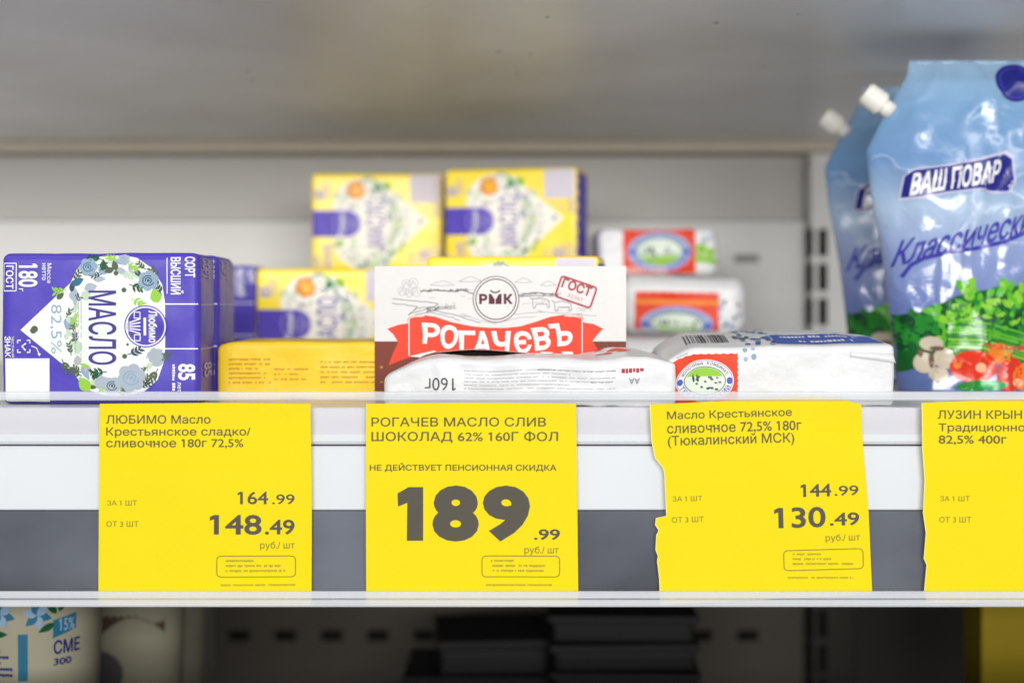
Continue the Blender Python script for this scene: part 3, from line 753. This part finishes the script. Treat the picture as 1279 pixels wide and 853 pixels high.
for k in range(26):
    x = rnd.uniform(90, 1120); y = rnd.uniform(235, 345)
    if 470 < x < 725 or 890 < x < 1100 and y < 290: continue
    wob([(x, y), (x + rnd.uniform(20, 60), y + rnd.uniform(-6, 8))], 1.8, LGREY)
wob([(690, 330), (820, 318), (960, 325), (1100, 338)], 2.4, LGREY); wob([(1000, 300), (1080, 306)], 2.4, LGREY); wob([(640, 365), (720, 345), (800, 340)], 2.4, LGREY); wob([(420, 330), (520, 360), (600, 380)], 2.4, LGREY)
a.build('landscape_print', rz6, t)

# crumpled pack lying upside down in front of the carton
FY = 0.694
t = thing('butter_pack', 'crumpled white butter pack lying upside down below the red banner', 'butter pack', (PX(662, FY), FY + .0245, 0))
def cd(p):
    u = p.x / 0.0715; f = p.z / 0.024
    l = max(0, min(1, (-u - .62) / .38)); p.z -= f * 0.0085 * l ** 1.5; p.y += 0.004 * l
    b_ = math.exp(-((u - .60) / .22) ** 2) * max(0, min(1, (p.y + .012) / .03)); p.z += f * 0.0035 * b_
    r_ = max(0, min(1, (u - .80) / .2)); p.z -= f * .0015 * r_
    p.z += f * 0.0007 * math.sin(u * 9 + 1.0)
    return p
pk = Pack(0.0715, 0.0242, 0.0238, 0.0030, 0.0011, 60, 9.0, cd)
pk.build('wrapper', FOIL, t, 60, 18, 16)
def z7(x): return 470 + x / 3.28
fr = pk.front(PX(662, FY) * F / FY + 639.5 - .0715 * F / FY, PX(662, FY) * F / FY + 639.5 + .0715 * F / FY, PZ(.0, FY) * 0 + 375 + (HC - .0238) * F / FY, 375 + HC * F / FY)
a = Art(); a.text('160г', z7(198), 472.5, z7(325), 488, DGREY, 1, '180', .0)
a.dashes(z7(360), 462, z7(980), 489, 6, LGREY, 1, 31, .3, gap=.8); a.dashes(z7(660), 462, z7(980), 466, 1, GREY, 1, 33, .4); a.dashes(z7(880), 476, z7(980), 480, 1, GREY, 1, 34, .4)
a.dashes(z7(1005), 461, z7(1110), 467, 1, CRIMSON, 1, 35, .9); a.text('АА', z7(1035), 473, z7(1080), 480, GREY, 1, '180', .02)
a.build('small_print', fr, t, 5)
a = Art(); rnd = random.Random(8)
for k in range(7):
    x = 0.098 + rnd.uniform(0, .028); y = rnd.uniform(.026, .042); a.leaf(x, y, rnd.uniform(.004, .011), rnd.uniform(.002, .004), rnd.uniform(-.3, .3), RED, 1)
a.build('red_print', pk.top(), t, .004)

# ------------------------------------------------------------------ white foil packs with an orange label
def orange_label(a, x0, y0, x1, y1, lev=1, wav=True, cyf=.55, oval=None):
    w, h = x1 - x0, y1 - y0; pts = []
    n = 9
    for i in range(n * 4 + 1): pts.append((x0 + w * i / (n * 4), y0 + (h * .018 * abs(math.sin(i * math.pi / 4)) if wav else 0)))
    for i in range(1, n * 4): pts.append((x1 - w * .02 * abs(math.sin(i * math.pi / 4)), y0 + h * i / (n * 4)))
    pts += [(x1, y1), (x0, y1)]
    for i in range(n * 4 - 1, 0, -1): pts.append((x0 + w * .012 * abs(math.sin(i * math.pi / 4)), y0 + h * i / (n * 4)))
    a.poly(pts, ORED, lev)
    cx, cy = (x0 + x1) / 2, y0 + h * cyf; rx, ry = w * .43, h * .43
    a.ell(cx, cy, rx, ry, oval or WHITE, lev + 1, 48); a.ring(cx, cy, rx * .97, ry * .97, w * .012, LVIOLET, lev + 1.6)
    a.ell(cx, cy, rx * .70, ry * .66, M('pale_meadow_ink', (226, 240, 224), .42), lev + 1.6, 40)
    a.ring(cx, cy, rx * .72, ry * .68, w * .012, OLIVE, lev + 2.2)
    return cx, cy, rx, ry
def emblem_details(a, cx, cy, rx, ry, lev, seed=0, top_green=True):
    rnd = random.Random(seed)
    g = -1 if top_green else 1
    pts = [(cx + rx * .66 * math.cos(R(t)), cy + g * ry * .62 * math.sin(R(t))) for t in range(20, 161, 7)]
    a.poly(pts, LGREEN, lev)
    for sx in (-1, 1): a.ell(cx + sx * rx * .85, cy, rx * .10, ry * .17, BLUE, lev, 14)
    for k in range(16):           # grazing herd as small dark patches
        x = cx + rnd.uniform(-.55, .55) * rx; y = cy + rnd.uniform(-.2, .42) * ry
        a.ell(x, y, rx * rnd.uniform(.03, .065), ry * rnd.uniform(.03, .06), DGREY, lev + .7, 8); a.leaf(x, y, rx * .05, rx * .02, 1.57, DGREY, lev + .7); a.leaf(x + rx * .05, y, rx * .05, rx * .02, 1.57, DGREY, lev + .7)
    for k in range(2): a.leaf(cx - rx * (.38 - .14 * k), cy + ry * .08, ry * .42, rx * .08, -1.7, DGREEN, lev + .7)
    def arc_text(s, a0, a1, rr, size, m, up):
        for i, ch in enumerate(s):
            if ch == ' ': continue
            an = R(a0 + (a1 - a0) * i / (len(s) - 1)); x = cx + rx * rr * math.cos(an); y = cy + ry * rr * math.sin(an)
            tang = math.atan2(ry * math.cos(an), -rx * math.sin(an)) + (0 if up else math.pi)
            a.text(ch, x - size * .36, y - size * .5, x + size * .36, y + size * .5, m, lev + .5, bold=.02, rot=tang)
    arc_text('МОЛОЧНЫЙ КОМБИНАТ', 205, 335, .83, ry * .15, OLIVE, True)
    arc_text('ТЮКАЛИНСКИЙ', 158, 22, .84, ry * .24, BLUE, False)

# the big one at the front right
WY = 0.700
wx = PX(974, WY); WHW = 0.0570
t = thing('butter_pack', 'large white butter pack with an orange label lying at the front', 'butter pack', (wx, WY + .036, 0), R(-1.5))
def wd(p):
    f = max(0, p.z / .0290); d = (p.y + .036) / .072; u = p.x / WHW
    p.z += f * (0.0065 * math.sin(max(0, min(1, d)) * math.pi * .62) * (1 - .12 * u * u) + .0010 * u)
    l = max(0, min(1, (-u - .70) / .30)); p.z -= f * .0080 * l ** 1.6; p.y += .006 * l * (0.4 - d)
    r_ = max(0, min(1, (u - .55) / .45)); p.x -= 0.010 * r_ * max(0, d) ** 1.2
    p.z -= f * .0025 * max(0, (u - .6) / .4) * d
    return p
pk = Pack(WHW, 0.036, 0.0290, 0.0022, 0.0006, 40, 12.0, wd)
pk.build('wrapper', FOIL, t, 56, 24, 18)
# folded seam along the upper right edge
bm = bmesh.new(); prev = None
for i in range(25):
    u = i / 24; x = WHW * (.62 + .38 * u)
    pa = pk.pt(x, -.036, .0262 - .0012 * u, 0.0001); pb = pk.pt(x, -.036, .0236 - .003 * u, 0.0004 + .0010 * u ** 2)
    va = bm.verts.new(pa); vb = bm.verts.new(pb)
    if prev: bm.faces.new((prev[0], va, vb, prev[1]))
    prev = (va, vb)
so = bm_obj('seam_flap', bm, FOIL, t, True); sm = so.modifiers.new('thickness', 'SOLIDIFY'); sm.thickness = .0003
pxl = 639.5 + (wx - WHW) / WY * F; pxr = 639.5 + (wx + WHW) / WY * F
fr = pk.front(pxl, pxr, 375 + (HC - .0290) * F / WY, 375 + HC * F / WY)
a = Art(); cx, cy, rx, ry = orange_label(a, 841, 440, 925, 503, 1)
a.build('orange_label', fr, t, 4)
a = Art(); emblem_details(a, cx, cy, rx, ry, 4, 3); a.build('oval_emblem', fr, t, 4)
a = Art()
for x, y, r in ((933, 436, 3), (943, 434, 2.6), (944, 445, 3.2), (934, 448, 2.6)): a.ell(x, y, r, r * 1.2, LBLUE if r < 3 else DUSTB, 1, 14)
a.dashes(848, 437, 862, 439, 1, LGREY, 1, 2, .8)
a.build('blue_dots', fr, t, 4)
a = Art(); rnd = random.Random(5)
tx = lambda px, d=.715: (px - 639.5) / F * d - wx + WHW
x = tx(858)
while x < tx(910):
    w = rnd.choice((.0004, .0004, .0007, .0011)); a.rect(x, .012, x + w, .036, DGREY, 1); x += w + rnd.choice((.0004, .0006, .0010))
a.build('barcode', pk.top(), t, .004)
a = Art()
for k in range(44):
    x = tx(rnd.uniform(912, 968)); y = rnd.uniform(.004, .058); a.ell(x, y, rnd.uniform(.0010, .0019), rnd.uniform(.0014, .0028), rnd.choice((SLATE, DUSTB, BLUE)), 1, 12)
xa, xb = tx(968), tx(1100)
a.poly([(xa + (xb - xa) * i / 14, .030 + .0016 * (i % 2)) for i in range(15)] + [(xb - (xb - xa) * i / 14, .006) for i in range(15)], BLUE, 1)
a.dashes(xa + .004, .022, xb - .008, .027, 1, WHITE, 2, 3, .8, gap=.5); a.dashes(xa + .012, .010, xb - .014, .016, 1, WHITE, 2, 4, .8, gap=.5)
a.build('top_print', pk.top(), t, .004)

# the three foil packs stacked behind it
def foil_pack(label, x, y, z, hw, hd, h, r, seed, art):
    t = thing('butter_pack', label, 'butter pack', (x, y, z), R(art.get('rz', 0)), 'white foil butter packs with orange labels')
    t.rotation_euler[1] = R(art.get('ry', 0))
    def dd(p):
        u = abs(p.x) / hw; f = max(0, (u - .8) / .2); c = h / 2
        p.z = c + (p.z - c) * (1 - .18 * f * f)
        return p
    pk = Pack(hw, hd, h, r, .0011, 45, seed, dd); pk.build('wrapper', FOIL, t, 36, 16, 18)
    a = Art(); fr = pk.front(0, 1000, 0, 400); L = art['lab']
    cx, cy, rx, ry = orange_label(a, *L, 1, True, art.get('cyf', .5), LBLUE)
    if not art.get('green'): a.rect(L[0] + 4, L[1] + 62, L[2] - 4, L[1] + 88, ORANGE, 1.5)
    clipf = lambda x, y, lev: fr(x, min(y, 398), lev)
    a.build('orange_label', clipf, t, 35)
    a = Art(); emblem_details(a, cx, cy, rx, ry, 4, int(seed), art.get('tg', False)); a.build('oval_emblem', clipf, t, 35)
    if art.get('green'):
        a = Art(); rnd = random.Random(2)
        for k in range(14): a.leaf(880 + rnd.uniform(-30, 50), 230 + rnd.uniform(-70, 60), 90, 55, rnd.uniform(0, 6.2), LGREEN, 1 + .05 * k)
        for k in range(10): a.ell(rnd.uniform(800, 980), rnd.uniform(30, 120), 10, 14, DUSTG, 1, 10)
        a.build('green_leaf_print', fr, t, 35); a = Art()
        a.text('МАСЛО', 200, 322, 560, 385, M('pink_white_ink', (250, 222, 214), .45), 5, bold=.03)
        a.build('product_name', fr, t, 35)
    else:
        a = Art(); rnd = random.Random(3)
        for k in range(14): a.ell(rnd.uniform(740, 960), rnd.uniform(170, 360), 13, 17, rnd.choice((SLATE, DUSTB, BLUE)), 1, 12)
        a.build('blue_dots', fr, t, 35)
foil_pack('lowest foil pack of the stack at right, mostly hidden, blue dots', PX(850, .93), .965, 0, .047, .035, .0275, .009, 14.0, dict(lab=(90, 420, 120, 440), rz=2))
foil_pack('middle foil pack of the stack, orange label bent over its front', PX(857, .985), 1.017, .0285, .0440, .034, .0400, .0100, 15.0, dict(lab=(120, 105, 790, 400), rz=-5, cyf=.78, ry=1.2))
foil_pack('topmost foil pack of the stack, label with red edge and green leaf', PX(820, 1.03), 1.060, .0695, .0437, .031, .0350, .0050, 16.0, dict(lab=(200, 4, 815, 396), rz=3, green=True, ry=-.8))

# ------------------------------------------------------------------ blue stand-up pouches at the right
PY = 0.80; PS = PY / F          # metres per photo pixel at the front pouch
PCX = 1200
def edgeL(v):                   # outline in photo pixels, left and right edge at picture row v
    k = [(66, 1146), (84, 1143), (130, 1116), (182, 1089), (240, 1094), (320, 1108), (400, 1117), (470, 1123), (489, 1126)]
    for (a0, b0), (a1, b1) in zip(k, k[1:]):
        if v <= a1: return b0 + (b1 - b0) * max(0, (v - a0)) / (a1 - a0)
    return k[-1][1]
def edgeR(v): 
    k = [(66, 1325), (182, 1328), (320, 1322), (489, 1312)]
    for (a0, b0), (a1, b1) in zip(k, k[1:]):
        if v <= a1: return b0 + (b1 - b0) * max(0, (v - a0)) / (a1 - a0)
    return k[-1][1]
def pouch_pt(x, v, lift=0.0, back=False):
    l, r = edgeL(v), edgeR(v); u = max(0.0, min(1.0, (x - l) / (r - l))); s = (489 - v) / 423.0
    prof = max(0.0, 4 * u * (1 - u)) ** 0.62
    th = 0.0235 * (1 - s) ** 0.55 + 0.003 * s
    if s > .93: th *= (1 - s) / .07
    q = Vector((x * .010, v * .007, 3.0))
    rg = 1 - abs(noise.noise(Vector((x * .020 + v * .006, v * .012 - x * .004, 9.0)))) * 2
    wr = 0.0026 * noise.noise(q * 1.6) + 0.0013 * noise.noise(q * 4.5) + 0.0022 * max(0, rg) ** 3
    cr = 0.0021 * math.exp(-((x - (1223 - (v - 240) * .24)) / 6.0) ** 2) * math.exp(-((v - 300) / 75.0) ** 2)
    y = (-th * prof - (wr + cr) * min(1, prof * 1.6) - lift) if not back else (th * prof + wr * min(1, prof * 1.6) + .0002)
    return Vector(((x - PCX) * PS, y + 0.010 * s, (489.5 - v) * PS))
POUCH = bpy.data.materials.new('blue_pouch_film'); POUCH.use_nodes = True
nt = POUCH.node_tree; b = nt.nodes['Principled BSDF']
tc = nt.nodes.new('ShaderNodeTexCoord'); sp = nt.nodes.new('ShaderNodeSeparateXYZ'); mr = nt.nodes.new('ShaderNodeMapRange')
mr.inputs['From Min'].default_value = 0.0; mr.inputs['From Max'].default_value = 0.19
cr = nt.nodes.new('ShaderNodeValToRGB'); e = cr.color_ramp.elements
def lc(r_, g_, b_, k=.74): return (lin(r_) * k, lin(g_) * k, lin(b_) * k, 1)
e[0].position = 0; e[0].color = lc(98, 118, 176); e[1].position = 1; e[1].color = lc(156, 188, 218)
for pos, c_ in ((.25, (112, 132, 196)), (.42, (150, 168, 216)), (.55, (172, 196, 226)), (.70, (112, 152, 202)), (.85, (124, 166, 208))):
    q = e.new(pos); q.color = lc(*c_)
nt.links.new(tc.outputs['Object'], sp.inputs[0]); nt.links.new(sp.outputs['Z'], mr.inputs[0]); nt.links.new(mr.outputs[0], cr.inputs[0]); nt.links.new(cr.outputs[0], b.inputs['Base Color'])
b.inputs['Roughness'].default_value = 0.2; b.inputs['Coat Weight'].default_value = .5; b.inputs['Coat Roughness'].default_value = .08
n2 = nt.nodes.new('ShaderNodeTexNoise'); n2.inputs['Scale'].default_value = 34; n2.inputs['Detail'].default_value = 3; n2.inputs['Distortion'].default_value = 1.2
bp = nt.nodes.new('ShaderNodeBump'); bp.inputs['Strength'].default_value = 0.35; bp.inputs['Distance'].default_value = 0.004
nt.links.new(tc.outputs['Object'], n2.inputs['Vector']); nt.links.new(n2.outputs['Fac'], bp.inputs['Height']); nt.links.new(bp.outputs['Normal'], b.inputs['Normal'])
def film(name, rgb, k=.8): return M(name, rgb, .22, k=k, coat=.4)
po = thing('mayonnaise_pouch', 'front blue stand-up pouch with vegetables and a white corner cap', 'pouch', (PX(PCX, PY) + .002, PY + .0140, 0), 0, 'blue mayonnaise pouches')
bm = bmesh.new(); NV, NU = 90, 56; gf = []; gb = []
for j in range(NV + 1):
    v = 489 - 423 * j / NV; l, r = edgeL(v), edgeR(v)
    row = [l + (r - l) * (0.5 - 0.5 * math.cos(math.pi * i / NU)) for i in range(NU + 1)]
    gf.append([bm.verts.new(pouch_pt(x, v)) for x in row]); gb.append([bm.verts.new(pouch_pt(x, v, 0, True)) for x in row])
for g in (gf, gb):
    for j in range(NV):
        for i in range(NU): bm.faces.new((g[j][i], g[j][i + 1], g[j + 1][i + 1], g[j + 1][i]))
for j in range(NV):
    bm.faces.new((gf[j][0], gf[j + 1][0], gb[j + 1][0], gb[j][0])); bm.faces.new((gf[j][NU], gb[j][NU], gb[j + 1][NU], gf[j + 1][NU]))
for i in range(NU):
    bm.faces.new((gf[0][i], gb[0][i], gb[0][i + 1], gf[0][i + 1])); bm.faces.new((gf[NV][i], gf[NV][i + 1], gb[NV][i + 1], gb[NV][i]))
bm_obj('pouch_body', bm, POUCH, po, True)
def pmap(x, y, lev): return pouch_pt(max(edgeL(y), min(edgeR(y), x)), max(66, min(489, y)), 0.0003 + lev * .00007)
a = Art()                       # brand plate
plate = [(1126, 245), (1130, 218), (1140, 211), (1180, 206), (1220, 199), (1256, 190), (1266, 196), (1267, 226), (1258, 237), (1238, 237), (1222, 233), (1180, 238), (1150, 243)]
cxp, cyp = 1197, 219
a.poly([(cxp + (x - cxp) * 1.035, cyp + (y - cyp) * 1.16) for x, y in plate], film('pale_lilac_film_ink', (196, 196, 224)), 1)
a.poly(plate, film('navy_film_ink', (30, 34, 128)), 2)
sk = lambda x, y: (x + (219 - y) * .16, y - (x - 1190) * .16 + 1)
a.text('ВАШ ПОВАР', 1138, 205, 1250, 234, film('white_film_ink', (240, 240, 246)), 3, bold=.03, f=sk)
a.build('brand_plate', pmap, po, 5)
a = Art()
sk2 = lambda x, y: (x + (300 - y) * .35, y - (x - 1200) * .26)
vi = film('violet_film_ink', (62, 62, 168))
a.text('Классический', 1118, 276, 1304, 312, vi, 2, bold=.02, f=sk2)
cv = [(1126, 345), (1136, 330), (1150, 322), (1180, 314), (1215, 309), (1250, 301), (1275, 291), (1290, 284)]
a.stroke(cv, 5, vi, 2)
a.build('script_lettering', pmap, po, 5)
a = Art(); a.ell(1276, 97, 25, 25, film('navy_film_ink', (30, 34, 128)), 2); a.ring(1276, 97, 21, 21, 2, vi, 3); a.build('round_badge', pmap, po, 5)
a = Art(); rnd = random.Random(12)
fg = [film('film_green_a', (20, 96, 40)), film('film_green_b', (36, 138, 44)), film('film_green_c', (92, 186, 44)), film('film_green_d', (140, 208, 60)), film('film_green_e', (16, 66, 38))]
a.poly([(1110, 400), (1125, 392), (1150, 388), (1170, 378), (1190, 368), (1230, 360), (1270, 355), (1330, 356), (1330, 455), (1240, 452), (1180, 446), (1110, 470)], fg[0], 1)
for k in range(330):            # parsley leaves of the printed still life
    x = rnd.uniform(1112, 1318); top = 396 - (x - 1112) * .33 + 12 if x < 1200 else 362; y = rnd.uniform(top - 6, 438)
    fr_ = (y - top) / 80; m = fg[rnd.choice((3, 3, 2, 2, 1))] if (fr_ < .45 and x > 1165) else fg[rnd.choice((0, 1, 1, 2, 4))]
    if x < 1160: m = fg[rnd.choice((0, 1, 4, 4, 1))]
    a.leaf(x, y, rnd.uniform(8, 18), rnd.uniform(6, 11), rnd.uniform(0, 6.28), m, 1.5 + k * .006)
for k in range(8): a.leaf(1202 + rnd.uniform(-6, 8), 372 + rnd.uniform(-26, 6), 16, 11, rnd.uniform(-2.4, -.8), fg[rnd.choice((2, 3))], 4)
for k in range(9):
    y = 398 + k * 4.5; a.stroke([(1176, y + 2), (1215, y + 3), (1260, y + 14), (1318, y + 30)], rnd.uniform(2.5, 4), fg[rnd.choice((2, 3, 1))], 4.2)
mush = film('mushroom_film_ink', (214, 200, 178)); mushd = film('mushroom_shade_film_ink', (120, 96, 76))
for x, y, rx_, ry_, m in ((1158, 428, 13, 9, mush), (1150, 452, 12, 13, mush), (1172, 446, 12, 13, mush), (1165, 466, 11, 9, mush), (1158, 449, 3, 10, mushd), (1146, 440, 3, 5, mushd), (1164, 434, 8, 3, mushd)): a.ell(x, y, rx_, ry_, m, 4.6 + (m == mushd) * .5, 20)
tr = film('tomato_film_ink', (226, 52, 22)); tro = film('tomato_orange_film_ink', (240, 130, 40)); trh = film('tomato_glint_film_ink', (250, 190, 150))
a.ell(1237, 440, 20, 13, tro, 4.8, 24); a.ell(1206, 456, 29, 20, tr, 5, 30); a.ell(1252, 466, 17, 22, tr, 5.1, 24, .4); a.ell(1275, 470, 20, 18, tro, 5, 24); a.ell(1300, 462, 16, 20, tr, 5, 24)
a.ell(1214, 457, 7, 6, trh, 5.6, 16); a.ell(1186, 453, 5, 6, tro, 5.6, 16); a.ell(1262, 476, 7, 5, trh, 5.6, 16)
a.leaf(1182, 482, 60, 14, -.1, fg[1], 6); a.leaf(1210, 480, 40, 12, -.05, film('film_green_f', (30, 170, 90)), 6.4)
a.stroke([(1218, 430), (1260, 434), (1318, 430)], 6, film('radish_film_ink', (206, 70, 70)), 4.7)
a.build('vegetable_print', pmap, po, 6)
# corner cap
CAPM = M('white_cap_plastic', (228, 226, 218), .35)
bm = bmesh.new()
def cap_pt(x, v): return pouch_pt(x, v)
import mathutils
d = Vector((-0.80, 0, 0.60)).normalized(); base = pouch_pt(1117, 130); base.y += 0
q = d.to_track_quat('Z', 'Y').to_matrix().to_4x4()
bmesh.ops.create_cone(bm, cap_ends=True, segments=24, radius1=.0072, radius2=.0068, depth=.013, matrix=mathutils.Matrix.Translation(base + d * .0105) @ q)
es = [e_ for e_ in bm.edges if e_.is_boundary is False and len(e_.link_faces) == 2 and e_.calc_face_angle(0) > 1]
bmesh.ops.bevel(bm, geom=es, offset=.0010, segments=2, affect='EDGES')
cap = bm_obj('cap', bm, CAPM, po, False)
bm = bmesh.new()
bmesh.ops.create_cone(bm, cap_ends=True, segments=20, radius1=.0052, radius2=.0046, depth=.009, matrix=mathutils.Matrix.Translation(base + d * .002) @ q)
bm_obj('spout', bm, CAPM, cap, True)
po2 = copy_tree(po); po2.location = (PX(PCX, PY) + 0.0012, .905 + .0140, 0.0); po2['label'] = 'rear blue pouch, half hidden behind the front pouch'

# ------------------------------------------------------------------ things on the lower shelf
LZ = -0.275
def revolve(name, prof, m, parent, n=48, smooth=True):
    vs, fs = [], []
    for r_, z in prof:
        for i in range(n): vs.append((r_ * math.cos(2 * math.pi * i / n), r_ * math.sin(2 * math.pi * i / n), z))
    for j in range(len(prof) - 1):
        for i in range(n): fs.append((j * n + i, j * n + (i + 1) % n, (j + 1) * n + (i + 1) % n, (j + 1) * n + i))
    fs.append(tuple(range(n))[::-1]); fs.append(tuple((len(prof) - 1) * n + i for i in range(n)))
    return mesh(name, vs, fs, m, None, parent, smooth)
CUP = M('cream_cup_plastic', (176, 172, 150), .4)
def cup(label, x, y, r0, h, lid_m):
    t = thing('sour_cream_cup', label, 'cup', (x, y, LZ))
    revolve('cup_body', [(r0 * .80, 0), (r0 * .82, .003), (r0 * .97, h - .012), (r0, h - .010), (r0, h - .006)], CUP, t)
    revolve('lid', [(r0 * 1.02, h - .0055), (r0 * 1.06, h - .004), (r0 * 1.06, h), (r0 * 1.02, h + .0012), (r0 * .9, h + .001)], lid_m, t)
    return t
CX, CY, CR, CH = PX(42, .79), .79, .0385, .180
t = cup('cream cup with blue flowers and green leaves at the bottom left', CX, CY, CR, CH, CUP)
def cmap(x, y, lev):            # x in photo pixels across, y rows; wrapped round the cup
    z = PZ(y, CY - CR) - LZ; s_ = (PX(x, CY - CR) - PX(42, CY - CR)) / CR
    rr = CR * (.82 + .15 * max(0, min(1, z / (CH - .012)))) + .0003 + lev * .00008
    s_ = max(-1.35, min(1.35, s_)); return (rr * math.sin(s_), -rr * math.cos(s_), max(.002, min(CH - .013, z)))
a = Art()
for x, y in ((30, 768), (76, 770)):
    for k in range(6): a.leaf(x, y, 19, 11, k * 1.05 + .3, DUSTB if k % 2 else TEAL, 1 + .1 * k)
for x, y, an in ((10, 790, -1.8), (16, 793, 0), (98, 782, 2.7), (104, 768, -1.2), (100, 770, -2.2), (10, 792, .1)): a.leaf(x, y, 23, 9, an, DGREEN, 2)
a.build('flower_print', cmap, t, 5)
a = Art(); a.dashes(-10, 805, 45, 850, 6, NAVY, 1, 41, .5, gap=.5); a.rect(52, 793, 64, 852, TEAL, 1)
a.poly([(96, 778), (128, 772), (128, 792), (96, 801)], TEAL, 1); a.text('15%', 104, 777, 126, 793, DUSTB, 2, bold=.02); a.text('СМЕ', 97, 804, 135, 822, NAVY, 1, bold=.02); a.text('300', 97, 827, 122, 836, NAVY, 1, bold=.02)
a.build('label_print', cmap, t, 5)
t = cup('white tub with a dark red lid behind the flowered cup', PX(165, .93), .93, .036, .165, M('dark_red_lid', (86, 34, 30), .4))
def tmap(x, y, lev):
    rr = .036 * .93 + .0004 + lev * .0001
    return (rr * math.sin(x), -rr * math.cos(x), y)
Art().poly([(-.9 + i * .12, .132 + .010 * math.sin(i * .35)) for i in range(16)] + [(.9 - i * .12, .115 + .012 * math.sin(i * .3)) for i in range(16)], M('dim_brown_print', (96, 76, 60), .5), 1).ell(-.35, .092, .45, .014, M('dim_grey_print', (90, 90, 92), .5), 1).build('label_print', tmap, t, .12)
cup('small white tub behind, in the dark beside the back wall', PX(212, 1.08), 1.08, .030, .17, CUP)
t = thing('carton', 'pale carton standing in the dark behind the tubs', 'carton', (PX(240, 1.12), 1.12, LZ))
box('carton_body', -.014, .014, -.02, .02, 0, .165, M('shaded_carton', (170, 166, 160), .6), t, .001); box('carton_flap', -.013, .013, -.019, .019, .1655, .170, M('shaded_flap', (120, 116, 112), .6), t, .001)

DARK = M('black_tray_plastic', (24, 25, 28), .5); DARK2 = M('charcoal_tray_plastic', (34, 35, 38), .55)
def tray(label, x, y, z, hw, hd, h, m, rz):
    t = thing('tray', label, 'tray', (x, y, z), rz, 'dark trays stacked on the lower shelf')
    bm = bmesh.new(); add_box(bm, -hw * .94, hw * .94, -hd * .94, hd * .94, 0, h * .72, .003); bm_obj('tray_body', bm, m, t)
    box('rim', -hw, hw, -hd, hd, h * .725, h * .98, DARK2, t, .0015)
rnd = random.Random(3); z = LZ
labs = ('lowest black tray of the tall dark stack', 'second black tray from the bottom of the tall dark stack', 'third black tray up the tall dark stack', 'second black tray from the top of the tall dark stack', 'topmost black tray of the tall dark stack')
for k, l_ in enumerate(labs):
    tray(l_, PX(782, 1.02) + rnd.uniform(-.003, .003), 1.06, z, .054, .05, .0205, DARK, R(rnd.uniform(-3, 3))); z += .0206
z = LZ
for k, l_ in enumerate(('lowest flat charcoal tray left of the tall dark stack', 'middle flat charcoal tray left of the tall dark stack', 'topmost flat charcoal tray left of the tall dark stack')):
    tray(l_, PX(585, 1.04) + .012 * (k - 1) + .004, 1.08, z, .062 - .010 * k, .045, .0265, DARK2, R(rnd.uniform(-6, 6))); z += .0266
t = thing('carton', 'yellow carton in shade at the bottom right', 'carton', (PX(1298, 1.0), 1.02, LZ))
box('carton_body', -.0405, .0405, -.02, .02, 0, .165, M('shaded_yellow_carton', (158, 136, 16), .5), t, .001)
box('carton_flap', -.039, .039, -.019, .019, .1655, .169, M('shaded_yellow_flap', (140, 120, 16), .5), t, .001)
